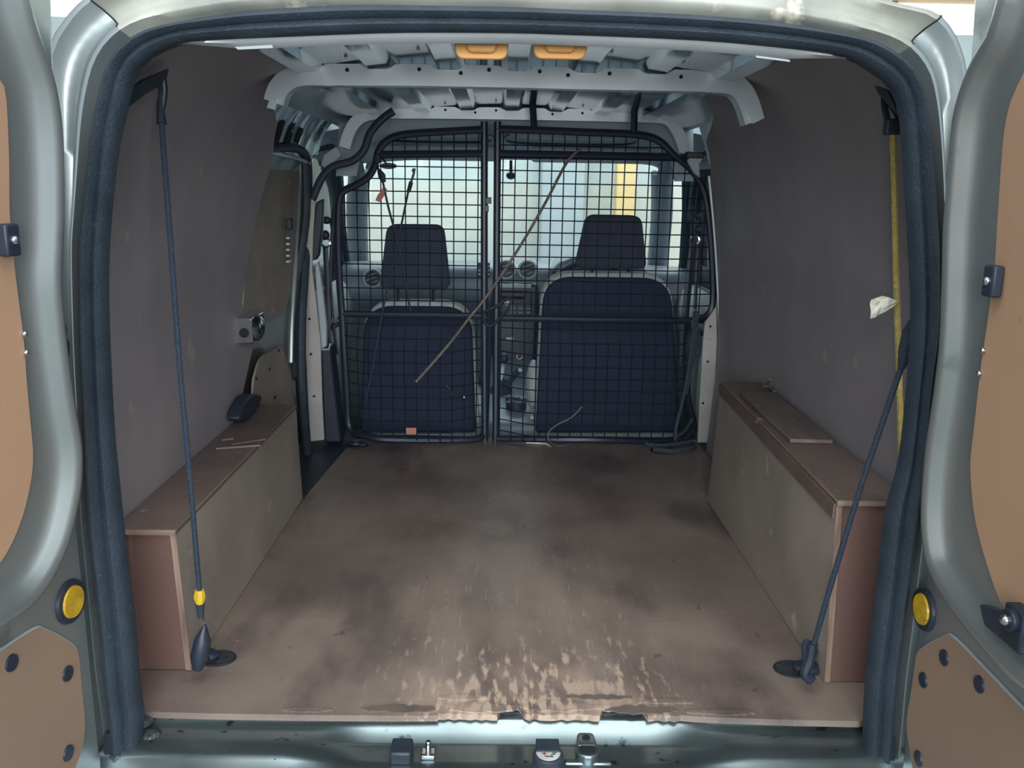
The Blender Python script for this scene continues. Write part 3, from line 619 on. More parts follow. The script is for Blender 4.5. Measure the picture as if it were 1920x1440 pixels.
# ---- cab: floor, headliner, pillars, windows
cf = root('floor', (0, 2.4, -.3), 'dark cab floor in front of the mesh bulkhead', 'floor', kind='structure')
mk('cab_mat', box(-.76, .88, 1.72, 3.3, -.32, -.28), 'black', cf)
mk('toe_board', box(-.76, .88, 3.2, 3.24, -.30, .45), 'black', cf)
ch = root('ceiling', (.06, 2.2, 1.1), 'pale grey cab headliner above the seats', 'ceiling', kind='structure')
mk('rear_panel', plate(PS([(668, 330), (676, 292), (700, 266), (745, 253), (960, 250), (1205, 262), (1240, 276), (1258, 304), (1266, 340), (1300, 340), (1300, 180), (640, 170), (630, 330)], y=1.88), (0, .02, 0)), 'headliner', ch)
zhl = lambda y: float(np.interp(y, [1.88, 2.2, 2.5, 2.62], [1.125, 1.11, 1.065, 1.03]))
rows = []
for y in np.linspace(1.88, 2.62, 8): rows.append([(x, y, zhl(y)-.12*max(0, abs(x-.07)-.52)**1.2*2) for x in np.linspace(-.68, .82, 25)])
mk('headliner', loft(rows, closed=False), 'headliner', ch)
mk('shelf_lip', join(*[tube(cr([(a, 2.1, zhl(2.1)-.008), (a+.03, 2.28, zhl(2.28)-.012), (b-.03, 2.28, zhl(2.28)-.012), (b, 2.1, zhl(2.1)-.008)], 6), .006, 6) for a, b in ((-.50, -.05), (.02, .52))]), 'dash_dark', ch)
for name, a, b in (('left', -.50, .0), ('right', .12, .62)):
    mk('visor', plate([(x, 2.40, z) for x, z in rpoly([(a, 1.015), (b, 1.015), (b, 1.075), (a, 1.075)], .02)], (0, .02, .0)), 'trim', ch, bevel=.006)
for a, b in ((-.72, -.665), (.80, .855)): mk('side_header', box(a, b, 1.76, 2.55, .995, 1.2), 'headliner', ch, bevel=.008)
# windscreen
w1 = root('window_1', (.06, 2.9, .55), 'windscreen of the van, dirty glass', 'window', kind='structure')
wsT = [P(712, 303, y=2.64), P(960, 300, y=2.64), P(1232, 314, y=2.64)]; wsB = [P(690, 500, y=3.05), P(960, 500, y=3.1), P(1240, 505, y=3.05)]
gl = [resample(cr(wsT, 6), 16), resample(cr(wsB, 6), 16)]
gl = [[np.array(q)+np.array([(-.03 if i == 0 else 0), 0, .03]) for i, q in enumerate(gl[0])], [np.array(q)+np.array([0, 0, -.03]) for q in gl[1]]]
mk('pane', loft(gl, closed=False), 'glass', w1)
mk('header_band', tube(cr([P(690, 318, y=2.62), P(712, 298, y=2.62), P(830, 292, y=2.62), P(960, 292, y=2.63), P(1100, 296, y=2.62), P(1225, 304, y=2.62), P(1245, 330, y=2.62)], 6), .016, 8), 'trim', w1)
w2 = root('window_2', (-.70, 2.2, .5), 'left cab door window, bright daylight behind', 'window', kind='structure')
mk('pane', plate([(-.735, 1.72, .50), (-.735, 2.75, .50), (-.735, 2.6, .72), (-.69, 2.35, 1.0), (-.69, 1.72, 1.0)], (-.004, 0, 0)), 'glass', w2)
w3 = root('window_3', (.84, 2.2, .5), 'right cab door window, bright daylight behind', 'window', kind='structure')
mk('pane', plate([(.875, 1.72, .50), (.875, 2.75, .50), (.875, 2.6, .72), (.83, 2.35, 1.0), (.83, 1.72, 1.0)], (.004, 0, 0)), 'glass', w3)
# cab doors
for nm, xs0, sg, lab in (('door_4', -.735, -1, 'left cab door, pale inner trim below the window'), ('door_5', .865, 1, 'right cab door, pale inner trim below the window')):
    dr = root(nm, (xs0, 2.2, -.2), lab, 'door', kind='structure')
    prof = [(.0, -.25), (-.02, .0), (-.03, .2), (-.055, .32), (-.065, .40), (-.045, .47), (-.01, .50)]
    mk('door_card', loft([[(xs0+sg*dx, y, z) for dx, z in prof] for y in np.linspace(1.70, 2.85, 6)], closed=False), 'trim', dr)
    mk('outer_skin', box(xs0+sg*.01-.01, xs0+sg*.01+.01, 1.70, 3.2, -.35, .5), 'silver', dr)
    mk('window_frame', join(tube(cr([(xs0+sg*.005, 1.76, .5), (xs0-sg*.02, 1.76, .8), (xs0-sg*.045, 1.78, .99), (xs0-sg*.055, 1.95, 1.03), (xs0-sg*.055, 2.3, 1.02), (xs0-sg*.01, 2.62, .74), (xs0, 2.8, .52)], 5), .022, 8), tube([(xs0-sg*.003, 2.52, .5), (xs0-sg*.03, 2.50, .86)], .014, 8)), 'black', dr)
    mk('door_pull', tube(cr([(xs0-sg*.05, 1.95, .36), (xs0-sg*.085, 2.0, .37), (xs0-sg*.085, 2.18, .37), (xs0-sg*.05, 2.24, .36)], 5), .012, 8), 'dash_dark', dr)
# windscreen pillars
for nm, sgp, lab in (('trim_7', [(668, 322), (664, 400), (668, 505)], 'left windscreen pillar of the cab'), ('trim_8', [(1248, 326), (1246, 410), (1236, 510)], 'right windscreen pillar of the cab')):
    tr = root(nm, P(sgp[0][0], sgp[0][1], y=2.6), lab, 'pillar', kind='structure'); L = sgp[0][0] < 900; k = -1 if L else 1
    A = [P(*sgp[0], y=2.6), P(*sgp[1], y=2.8), P(*sgp[2], y=3.02)]
    mk('pillar_trim', tube(cr([A[0]+np.array([k*.02, -.05, .08]), *A], 6), .040, 10, flat=.8), 'dash', tr)
    mk('glass_edge', tube(cr([q+np.array([-k*.045, .03, .005]) for q in A], 6), .016, 8), 'trim', tr)
    mk('dark_frame', tube(cr([A[0]+np.array([k*.07, -.12, .02]), A[1]+np.array([k*.065, -.2, 0]), A[2]+np.array([k*.065, -.3, 0]), A[2]+np.array([k*.06, -.32, -.1])], 6), .024, 8), 'black', tr)

# ================================================================== THINGS
# ---- wheel-arch boxes
def arch_box(sgn, xi_bot, xi_top, xi_far, xo, y0, y1, z0, lab, topm):
    rt = root('wheel_arch_box', ((xi_bot+xo)/2, y0, 0), lab, 'box', 'plywood wheel-arch boxes'); th = .011
    g = sgn
    # side panel: leans with the box
    A = [(xi_bot, y0, 0.001), (xi_far[0], y1, 0.001), (xi_far[1], y1, z0-th), (xi_top, y0, z0-th)]
    mk('side_panel', plate(A, (g*th, 0, 0)), 'ply_box', rt, bevel=.0015)
    mk('side_edge', plate([(xi_bot, y0-.0012, 0.002), (xi_top, y0-.0012, z0-th), (xi_top+g*th, y0-.0012, z0-th), (xi_bot+g*th, y0-.0012, 0.002)], (0, .002, 0)), 'ply_edge', rt, smooth=False)
    mk('end_panel', plate([(xi_bot+g*th*1.02, y0+.002, 0.001), (xo, y0+.002, 0.001), (xo, y0+.002, z0-th*1.05), (xi_top+g*th*1.02, y0+.002, z0-th*1.05)], (0, th, 0)), 'ply_red', rt, bevel=.001)
    T = [(xi_top-g*.001, y0-.004, z0-th), (xi_far[1]-g*.001, y1+.004, z0-th), (xi_far[2], y1+.004, z0-th), (xo, y0-.004, z0-th)]
    mk('top_panel', plate(T, (0, 0, th)), topm, rt, bevel=.0015)
    mk('top_edge', plate([(xi_top, y0-.0055, z0-th+.0012), (xo, y0-.0055, z0-th+.0012), (xo, y0-.0055, z0-.0012), (xi_top, y0-.0055, z0-.0012)], (0, .002, 0)), 'ply_edge_h', rt, smooth=False)
    mk('corner_strip', tube([(xi_top-g*.0006, y0, z0-.001), (xi_far[1]-g*.0006, y1, z0-.001)], .0013, 6), 'ply_edge', rt)
    return rt
bl = arch_box(-1, -.575, -.586, (-.572, -.584), -.700, .135, 1.07, .286, 'plywood box on the left of the cargo floor, lower of the two wheel-arch boxes', 'ply_top') if False else None
rtL = arch_box(-1, -.575, -.586, (-.574, -.584, -.703), -.698, .135, 1.065, .286, 'long plywood wheel-arch box along the left side, worn pale top', 'ply_top')
rtR = arch_box(1, .622, .610, (.628, .645, .760), .742, .114, 1.095, .366, 'long plywood wheel-arch box along the right side, loose board on top', 'ply_top')
mk('lip_strip', plate([(.6085, .113, .358), (.6435, 1.096, .358), (.6435, 1.096, .330), (.6085, .113, .330)], (-.004, 0, 0)), 'ply_top', rtR)
# dark rubber flap beside the left box end
mk('rubber_flap', box(-.71, -.676, .12, .132, .02, .28), 'rubber', label='narrow dark rubber flap beside the left wheel-arch box end', cat='flap', bevel=.003)
# loose board on right box
zb = .3672
bd = [P(1388, 737, z=.375), P(1452, 735, z=.375), P(1562, 826, z=.375), P(1482, 824, z=.375)]
mk('plywood_offcut', plate([(q[0], q[1], zb) for q in bd], (0, 0, .009)), 'board', label='loose scuffed plywood offcut lying on the right wheel-arch box', cat='board', bevel=.0012)
mk('wood_splinter', join(tube([P(1436, 722, z=.373), P(1444, 712, z=.40)], .003, 5), tube([P(1432, 724, z=.372), P(1446, 726, z=.374), P(1452, 734, z=.374)], .004, 5)), 'stick', label='small dark wood splinter standing by the far end of the loose board', cat='splinter')
# thin wooden slivers lying on the left box
for k, (a, b, lab) in enumerate((((432, 832), (497, 822), 'long thin red-brown wood sliver lying across the left box top'), ((405, 840), (488, 834), 'pale wood sliver lying across the left box top nearest the doors'), ((415, 824), (437, 821), 'short dark wood sliver on the left box against the wall lining'))):
    p, q = P(*a, z=.29), P(*b, z=.29); p[2] = q[2] = .289
    m_ = (p+q)/2; d = q-p
    mk('wood_sliver', obox(m_, d, np.cross(d, [0, 0, 1]), (0, 0, 1), np.linalg.norm(d), .010 if k != 1 else .006, .004), ('ply_red', 'board', 'stick')[k], label=lab, cat='wood strip', group='wood slivers on the left box', smooth=False)

# ---- floor lashing eyes
def lash(px, py, R, lab, stand, mm):
    c = P(px, py, z=0.); rt = root('lashing_eye', c, lab, 'tie-down', 'floor lashing eyes')
    n = 26; o = [(c[0]+R*math.cos(2*math.pi*k/n), c[1]+R*.78*math.sin(2*math.pi*k/n), .0006) for k in range(n)]
    mk('recess', plate(o, (0, 0, .0012)), 'grime', rt)
    mk('recess_rim', tube([(q[0], q[1], .002) for q in o], .0022, 6, True), 'hole', rt)
    if stand: mk('ring', ring3((c[0]+stand[0], c[1]+stand[1], .02), stand[2], .026, .006, 20), 'black', rt); mk('ring_base', ball((c[0]+stand[0], c[1]+stand[1], .008), .03, .022, .012), 'black', rt)
    else: mk('ring', ring3((c[0], c[1], .009), (0, .2, 1), .026, .005, 20), 'black', rt); mk('ring_base', ball((c[0]+.02, c[1], .006), .018, .014, .009), 'black', rt)
    return c
cL = lash(408, 1236, .034, 'round lashing eye in the floor by the left box, near the loading edge', (-.026, .0, (.6, .3, .2)), 1)
cR = lash(1487, 1256, .036, 'round lashing eye in the floor by the right box, near the loading edge', (.026, -.004, (-.6, .4, .3)), 1)
lash(668, 836, .042, 'lashing eye at the far left of the floor under the mesh bulkhead', None, 0)
lash(1246, 846, .05, 'lashing eye at the far right of the floor under the green rope', None, 0)

# ---- mesh bulkhead: left gate and right panel
YB = 1.70
def sst(t): t = min(1, max(0, t)); return t*t*(3-2*t)
def bulge(x, z):
    zf = sst((.46-z)/.10)
    b = .085*sst((x+.60)/.16)*sst((-.055-x)/.13) if x < -.04 else .085*sst((x+.035)/.16)*sst((.73-x)/.12)
    y = YB-b*zf
    if x > .60: y += .25*(x-.60)
    return y
def on_mesh(px, py, dy=0.):
    y = YB
    for _ in range(5): q = P(px, py, y=y+dy); y = bulge(q[0], q[2])
    return q
def inside_spans(poly, axis, v):
    hits = []
    for i in range(len(poly)):
        a, b = poly[i-1], poly[i]
        if (a[axis]-v)*(b[axis]-v) < 0:
            t = (v-a[axis])/(b[axis]-a[axis]); hits.append(a[1-axis]+t*(b[1-axis]-a[1-axis]))
    hits.sort(); return list(zip(hits[::2], hits[1::2]))
def mesh_panel(rt, outline, x_start, z_start, sp=.0418):
    poly = [(q[0], q[2]) for q in outline]; gs = []
    for k in range(40):
        x = x_start+k*sp
        for a, b in inside_spans(poly, 0, x):
            n = max(2, int((b-a)/.03)); gs.append(tube([(x, bulge(x, z)+.002, z) for z in np.linspace(a, b, n)], .0021, 4))
        z = z_start+k*sp
        for a, b in inside_spans(poly, 1, z):
            n = max(2, int((b-a)/.03)); gs.append(tube([(x_, bulge(x_, z)-.002, z) for x_ in np.linspace(a, b, n)], .0021, 4))
    mk('wire_mesh', join(*gs), 'wire', rt, kind='stuff')
olL = [(906, 243), (830, 247), (760, 252), (728, 262), (710, 282), (703, 310), (690, 332), (665, 348), (645, 358), (635, 378), (633, 440), (636, 520), (641, 590), (645, 660), (650, 740), (656, 805), (690, 818), (740, 824), (880, 824), (908, 816)]
olR = [(931, 242), (1000, 244), (1100, 248), (1190, 252), (1232, 262), (1262, 288), (1296, 318), (1318, 352), (1328, 400), (1335, 480), (1337, 560), (1328, 590), (1302, 604), (1290, 640), (1288, 740), (1288, 820), (1100, 824), (931, 822)]
gL = root('mesh_gate', (-.33, YB, 0), 'left half of the black mesh bulkhead behind the passenger seat', 'bulkhead', 'halves of the mesh bulkhead')
L3 = [on_mesh(*q) for q in olL]
mk('outer_tube', tube(cr(L3, 4), .0125, 8), 'steel_black', gL)
mk('centre_post', tube(PS([(908, 228), (908, 525), (909, 826)], y=YB), .0125, 10), 'steel_black', gL)
mk('upper_crossbar', tube([on_mesh(*q) for q in ((704, 290), (800, 289), (906, 288))], .0125, 8), 'steel_black', gL)
mk('middle_crossbar', tube([on_mesh(*q) for q in ((640, 589), (700, 590), (800, 591), (906, 593))], .0115, 8), 'steel_black', gL)
mesh_panel(gL, [on_mesh(*q) for q in olL], P(908, 500, y=YB)[0]-.0418*13+.018, .052)
lt = mk('gate_latch', join(obox(P(916, 376, y=YB), (1, 0, 0), (0, 1, 0), (0, 0, 1), .020, .02, .022), obox(P(912, 391, y=YB), (1, 0, 0), (0, 1, 0), (0, 0, 1), .016, .022, .022)), 'steel_black', gL, bevel=.002)
lo_ = on_mesh(771, 808, -.006)
mk('maker_plate', box(lo_[0]-.018, lo_[0]+.018, lo_[1]-.003, lo_[1]+.001, lo_[2]-.012, lo_[2]+.012), 'ribbon', gL, bevel=.001, label='small pinkish plate wired to the gate bottom')
gR = root('mesh_partition', (.36, YB, 0), 'right half of the black mesh bulkhead behind the driver seat', 'bulkhead', 'halves of the mesh bulkhead')
R3 = [on_mesh(*q) for q in olR]
mk('outer_tube', tube(cr(R3, 4), .0125, 8), 'steel_black', gR)
mk('centre_post', tube(PS([(933, 228), (931, 525), (929, 828)], y=YB), .0125, 10), 'steel_black', gR)
mk('upper_crossbar', tube([on_mesh(*q) for q in ((934, 288), (1100, 291), (1300, 295))], .0125, 8), 'steel_black', gR)
mk('middle_crossbar', tube([on_mesh(*q) for q in ((930, 597), (1000, 598), (1100, 600), (1200, 601), (1330, 601))], .0115, 8), 'steel_black', gR)
for a in ((996, 158, 1002, 244), (1190, 165, 1189, 252)):
    mk('roof_stay', tube([P(a[0], a[1], y=YB), P(a[2], a[3], y=YB)], .0115, 8), 'steel_black', gR)
mk('end_cap', obox(P(1302, 291, y=YB), (1, 0, 0), (0, 1, 0), (0, 0, 1), .06, .03, .022), 'black', gR, bevel=.004)
mesh_panel(gR, R3, P(932, 500, y=YB)[0]+.016, .045)
# foam-covered brace tube at upper left
mk('foam_tube', tube(cr(PS([(738, 208), (716, 224), (694, 250), (682, 282), (660, 302), (626, 312), (606, 330), (592, 358), (580, 388)], y=1.655), 6), .0135, 10), 'rubber', label='black foam covered tube curving down at the upper left of the bulkhead', cat='tube')

# ---- seats
def seat(name, back, rim, head, posts, yb, lab):
    rt = root('cab_seat', (np.mean([P(*q, y=yb)[0] for q in back]), yb+.25, -.28), lab, 'seat', 'cab seats')
    B = [(P(*q, y=yb)[0], P(*q, y=yb)[2]) for q in back]; Rm = [(P(*q, y=yb+.03)[0], P(*q, y=yb+.03)[2]) for q in rim]
    r1 = rpoly(Rm, [.12, .12, .02, .02], 8); r2 = rpoly(B, [.11, .11, .015, .015], 8)
    mk('seat_back', plate([(a, yb+.02+(b-.3)*-.0, b) for a, b in r1], (0, .10, 0)), 'seat_edge', rt, bevel=.03, seg=4)
    mk('back_shell', plate([(a, yb, b) for a, b in r2], (0, .03, 0)), 'seat_back', rt, bevel=.008, seg=2)
    H = [(P(*q, y=yb+.05)[0], P(*q, y=yb+.05)[2]) for q in head]
    mk('headrest', plate([(a, yb+.01, b) for a, b in rpoly(H, [.035, .035, .03, .03], 5)], (0, .085, 0)), 'seat', rt, bevel=.022, seg=4)
    for q in posts:
        a = P(q[0], q[1], y=yb+.05); b = P(q[0], q[2], y=yb+.05)
        o = mk('headrest_post', tube([a, b], .006, 8), 'steel_black', rt)
        mk('post_collar', join(cyl((b[0], b[1], b[2]-.004), (0, 0, 1), .021, .012, 14, .014)), 'trim', o)
    xa = min(a for a, b in B); xb = max(a for a, b in B)
    mk('seat_cushion', box(xa-.02, xb+.02, yb+.10, yb+.56, -.10, .05), 'seat_edge', rt, bevel=.04, seg=4)
    mk('seat_base', box(xa+.03, xb-.03, yb+.08, yb+.50, -.28, -.10), 'black', rt, bevel=.01)
    return rt
s1 = seat('passenger', [(683, 574), (884, 576), (892, 812), (676, 812)], [(683, 564), (885, 566), (899, 795), (677, 795)], [(727, 420), (832, 421), (845, 541), (713, 540)], [(746, 530, 573), (812, 530, 573)], 1.90, 'passenger seat on the left of the cab, dark back with pale rim')
s2 = seat('driver', [(1020, 519), (1258, 522), (1276, 812), (1004, 812)], [(1016, 510), (1258, 512), (1274, 795), (1003, 795)], [(1099, 402), (1201, 404), (1211, 503), (1077, 503)], [(1110, 495, 517), (1178, 495, 518)], 1.90, 'driver seat on the right of the cab, taller dark back with pale rim')
mk('side_bolster', ball(P(1000, 720, y=2.02), .03, .08, .10), 'seat_edge', s2)
# ---- dashboard
db = root('dashboard', (.05, 2.7, .3), 'grey dashboard across the cab below the windscreen', 'dashboard')
pr = [(3.1, .47), (3.05, .53), (2.85, .565), (2.70, .575), (2.62, .555), (2.585, .51), (2.575, .45), (2.60, .40), (2.66, .34), (2.72, .20), (2.76, -.25)]
sec = lambda x: [(x, y+.06*((x-.05)/.8)**2*-1+.0, z-.02*((x-.05)/.8)**2) for y, z in cr([np.array(q) for q in pr], 3) for y, z in [(y, z)]] if False else [(x, q[0]-.03*((x-.05)/.8)**2, q[1]-.015*((x-.05)/.8)**2) for q in cr([np.array(a) for a in pr], 3)]
mk('dash_shell', loft([sec(x) for x in np.linspace(-.72, .86, 22)], closed=False), 'dash', db)
def vent(px, py, R, tilt=(0, -1, .25)):
    c = np.array(P(px, py, y=2.56)); o = mk('air_vent', cyl(c, tilt, R, .02, 24), 'dash_dark', db)
    mk('vent_ring', ring3(c+np.array(tilt)*.02, tilt, R*.97, .0055, 26, 6), 'trim', o)  # pale colour in place of chrome carries the shine of the ring
    for k in (-1, 0, 1):
        q = c+np.array(tilt)*.021+np.array([0, 0, 1])*k*R*.45
        mk('vent_blade', obox(q, (1, 0, .35), (0, 1, 0), (0, 0, 1), R*1.55*(1 if k == 0 else .8), .006, .006), 'dash', o)
for q in ((949, 507), (989, 507), (700, 523), (1070, 500)): vent(q[0], q[1], .041)
c = P(907, 506, y=2.56); o = mk('air_vent', box(c[0]-.028, c[0]+.028, c[1]-.03, c[1], c[2]-.03, c[2]+.035), 'dash_dark', db, bevel=.006)
for k in range(3): mk('vent_blade', box(c[0]-.026, c[0]+.026, c[1]-.036, c[1]-.03, c[2]-.02+k*.018, c[2]-.014+k*.018), 'trim', o)
cs = mk('centre_console', join(plate([(P(a, b, y=2.54)[0], 2.50, P(a, b, y=2.54)[2]) for a, b in ((924, 529), (1008, 531), (1006, 600), (1000, 710), (926, 708), (920, 600))], (0, .12, 0))), 'dash_dark', db, bevel=.012, seg=3)
A = P(928, 545, y=2.49); B = P(996, 592, y=2.49)
rd = mk('radio', box(A[0], B[0], 2.475, 2.50, B[2], A[2]), 'black', db, bevel=.004)
mk('display_slot', box(A[0]+.012, B[0]-.03, 2.472, 2.476, A[2]-.035, A[2]-.022), 'hole', rd)
for i in range(3):
    for j in range(5):
        if j == 1: continue
        xx = A[0]+.014+j*(B[0]-A[0]-.028)/4
        mk('radio_button', box(xx-.010, xx+.010, 2.470, 2.476, B[2]+.012+i*.018, B[2]+.022+i*.018), 'dash', rd, bevel=.001)
kc = np.array(P(950, 567, y=2.47)); mk('radio_knob', cyl(kc, (0, -1, 0), .014, .012, 18), 'chrome', rd, bevel=.002)
A = P(930, 532, y=2.49); B = P(996, 540, y=2.49); mk('switch_strip', box(A[0], B[0], 2.478, 2.50, B[2], A[2]), 'trim', db, bevel=.003)
c = np.array(P(956, 634, y=2.49)); mk('display', box(c[0]-.018, c[0]+.018, 2.48, 2.50, c[2]-.006, c[2]+.006), 'trim', db, bevel=.002)
c = np.array(P(974, 668, y=2.49)); mk('socket_ring', ring3(c, (0, -1, 0), .012, .0022, 20, 6), 'chrome', db)
mk('instrument_hood', plate([(x, 2.50, z) for x, z in [(P(a, b, y=2.52)[0], P(a, b, y=2.52)[2]) for a, b in ((1030, 510), (1048, 490), (1080, 478), (1160, 476), (1200, 490), (1215, 515))]], (0, .25, .0)), 'dash', db, bevel=.02, seg=3)
# tunnel console with tray and cup holder
tn = root('floor_console', (.03, 2.2, -.28), 'grey floor console between the seats with cup holder', 'console')
xa, xb = P(926, 760, y=2.1)[0]-.02, P(1000, 760, y=2.1)[0]+.02
mk('console_body', plate([(xa, y, z) for y, z in rpoly([(1.93, -.28), (1.93, .0), (2.05, .03), (2.30, .05), (2.52, .16), (2.58, .16), (2.58, -.28)], .03)], (xb-xa, 0, 0)), 'dash', tn, bevel=.012)
c = np.array(P(968, 765, y=2.03)); mk('cup_holder', join(cyl((c[0], 2.06, .03), (0, 0, 1), .042, .035, 24), ), 'black', tn, bevel=.003)
mk('cup_ring', ring3((c[0], 2.06, .066), (0, 0, 1), .042, .004, 26, 6), 'chrome', tn)
mk('tray_rail', join(tube([(xa+.03, 2.0, .03), (xa+.03, 2.35, .08)], .008, 6), tube([(xb-.03, 1.96, .02), (xb-.03, 2.35, .08)], .008, 6)), 'trim', tn)
gk = root('gear_lever', (P(942, 700, y=2.3)[0], 2.32, .06), 'silver gear lever standing on the floor console', 'gear lever')
p0, p1 = P(939, 726, y=2.28), P(945, 672, y=2.26)
mk('lever_shaft', tube([np.array([p0[0], 2.28, .07]), p0, p1], [.016, .011, .010], 10), 'chrome', gk); mk('lever_knob', ball(p1, .018, .018, .024), 'black', gk)
mk('gaiter', cyl((p0[0], 2.28, .055), (0, -.1, 1), .05, .05, 16, .018), 'black', gk)
hb = root('handbrake', (P(985, 715, y=2.1)[0], 2.1, .05), 'dark handbrake lever beside the driver seat', 'handbrake')
mk('brake_arm', tube([P(952, 720, y=2.2), P(968, 700, y=2.1), P(974, 694, y=2.08)], .013, 8), 'dash_dark', hb); mk('brake_button', cyl(P(974, 694, y=2.08), (.3, -1, .2), .008, .012, 10), 'trim', hb)
sw = root('steering_wheel', P(1108, 566, y=2.38), 'dark steering wheel mostly hidden behind the driver seat', 'steering wheel')
c = P(1108, 566, y=2.38); mk('wheel_rim', ring3(c, (0, -1, .45), .185, .014, 40, 8), 'black', sw)
mk('wheel_hub', cyl(np.array(c), (0, -1, .45), .07, .03, 20), 'dash_dark', sw, bevel=.01)
mk('wheel_spoke', join(tube([c, c+np.array([-.18, 0, .02])], .016, 8), tube([c, c+np.array([.18, 0, .02])], .016, 8), tube([c, c+np.array([0, -.07, -.165])], .016, 8)), 'dash_dark', sw)
mr = root('rear_view_mirror', P(958, 322, y=2.68), 'small dark mirror mount at the top of the windscreen', 'mirror')
mk('mirror_body', ball(P(958, 329, y=2.68), .022, .02, .018), 'black', mr); mk('mirror_stem', tube([P(958, 300, y=2.66), P(958, 326, y=2.68)], .007, 8), 'black', mr)
om = root('oval_mirror', P(727, 310, y=2.4), 'small oval mirror hanging at the upper left of the windscreen', 'mirror')
c = np.array(P(728, 311, y=2.40)); mk('mirror_plate', plate([(c[0]+.036*math.cos(t), c[1], c[2]+.013*math.sin(t)) for t in np.linspace(0, 2*math.pi, 24)[:-1]], (0, .008, 0)), 'dash', om, bevel=.002)
mk('mirror_arm', tube(cr([P(712, 294, y=2.38), P(720, 300, y=2.38), P(724, 308, y=2.395)], 5), .0045, 6), 'black', om)
# ---- seat belts
b1 = root('seat_belt', P(615, 470, y=1.85), 'black seat belt hanging at the left cab door pillar', 'seat belt', 'front seat belts')
mk('belt_strap', tube(PS([(610, 462), (613, 520), (613, 580), (617, 650)], y=1.84), .010, 6, flat=.25), 'black', b1)
mk('belt_strap', tube(PS([(632, 378), (622, 440), (619, 520), (624, 600), (632, 665)], y=1.86), .006, 6, flat=.3), 'black', b1)
mk('belt_guide', join(ring3(P(611, 455, y=1.84), (.5, -1, 0), .016, .004, 16, 6)), 'chrome', b1); mk('anchor_bolt', ball(P(610, 441, y=1.83), .016, .012, .018), 'black', b1); mk('anchor_knob', ball(P(612, 413, y=1.83), .018, .012, .014), 'black', b1)
mk('belt_stop', tube(PS([(621, 597), (626, 608), (634, 604)], y=1.84), .004, 6), 'chrome', b1)
b2_ = root('seat_belt', P(1302, 470, y=1.85), 'black seat belt hanging at the right cab door pillar', 'seat belt', 'front seat belts')
mk('belt_strap', tube(PS([(1300, 455), (1292, 520), (1284, 600), (1280, 680)], y=1.85), .014, 6, flat=.25), 'black', b2_)
mk('belt_strap', tube(PS([(1310, 460), (1306, 520), (1303, 580)], y=1.84), .007, 6, flat=.3), 'black', b2_)
mk('belt_guide', ring3(P(1303, 450, y=1.85), (-.5, -1, 0), .016, .004, 16, 6), 'chrome', b2_); mk('anchor_bolt', ball(P(1308, 430, y=1.84), .012, .012, .016), 'black', b2_); mk('anchor_knob', ball(P(1309, 404, y=1.84), .013, .012, .015), 'black', b2_)
mk('height_cover', plate(PS([(1316, 450), (1326, 455), (1326, 500), (1318, 498)], y=1.80), (0, .03, 0)), 'black', b2_, bevel=.004)

# ---- cords and bungees
def cord(name, pts, r, m, lab, cat, n=6, group=None, flat=1., sides=8): return mk(name, tube(cr(pts, n), r, sides, flat=flat), m, label=lab, cat=cat, group=group)
lc = root('bungee_cord', P(340, 700, y=.12), 'blue-black bungee cord stretched up the left side from the floor ring', 'bungee cord', 'bungee cords')
yc = lambda t: .16-.04*t
top = P(302, 165, y=.20); bot = P(374, 1108, y=.10)
mk('cord', tube(cr([top, P(303, 230, y=.19), P(318, 430, y=.17), P(338, 700, y=.14), P(352, 850, y=.125), bot], 5), .0052, 8), 'cord_blue', lc)
mk('yellow_knot', tube([P(374, 1106, y=.10), P(374, 1118, y=.10), P(375, 1134, y=.10)], [.008, .011, .006], 8), 'yellow', lc)
mk('hook_sleeve', tube([P(375, 1132, y=.10), P(376, 1158, y=.098)], [.009, .006], 8), 'cord_blue', lc)
mk('wire_hook', tube(cr([P(377, 1154, y=.098), P(381, 1172, y=.096), P(376, 1205, y=.094), P(384, 1222, y=.094)], 5), .0035, 6), 'chrome', lc)
mk('hook_bag', tube([P(384, 1172, y=.095), P(380, 1200, y=.092), P(374, 1232, y=.088), P(370, 1256, y=.085)], [.003, .015, .017, .008], 10), 'black', lc)
mk('top_hook', join(tube(cr([P(306, 150, y=.20), P(308, 175, y=.20), P(303, 205, y=.195)], 5), .006, 8), tube([P(299, 190, y=.2), P(303, 232, y=.19)], [.005, .009], 8)), 'black', lc)
mk('webbing_strap', plate([P(235, 190, y=.10), P(242, 166, y=.10), P(262, 150, y=.14), P(315, 128, y=.20), P(308, 156, y=.20), P(270, 176, y=.14), P(240, 200, y=.10)], (0, .006, 0)), 'rubber', label='folded black webbing strap at the upper left corner of the rear opening', cat='strap', bevel=.001)
yr_ = root('yellow_rope', P(1685, 600, y=.12), 'yellow rope hanging taut down the right side by the door seal', 'rope')
mk('rope', tube(cr([P(1674, 248, y=.16), P(1678, 400, y=.15), P(1681, 540, y=.14), P(1686, 700, y=.125), P(1690, 860, y=.11), P(1692, 900, y=.108)], 6), [.0062]*31 if False else .0055, 8), 'cord_yellow', yr_)
mk('rope_clasp', obox(P(1673, 238, y=.16), (1, 0, 0), (0, 1, 0), (0, 0, 1), .026, .018, .026), 'black', yr_, bevel=.003)
mk('rope_loop', tube(cr([P(1666, 236, y=.17), P(1659, 200, y=.18), P(1660, 172, y=.19), P(1672, 196, y=.18), P(1686, 222, y=.17), P(1678, 240, y=.165)], 5), .006, 6, flat=.5), 'black', yr_)
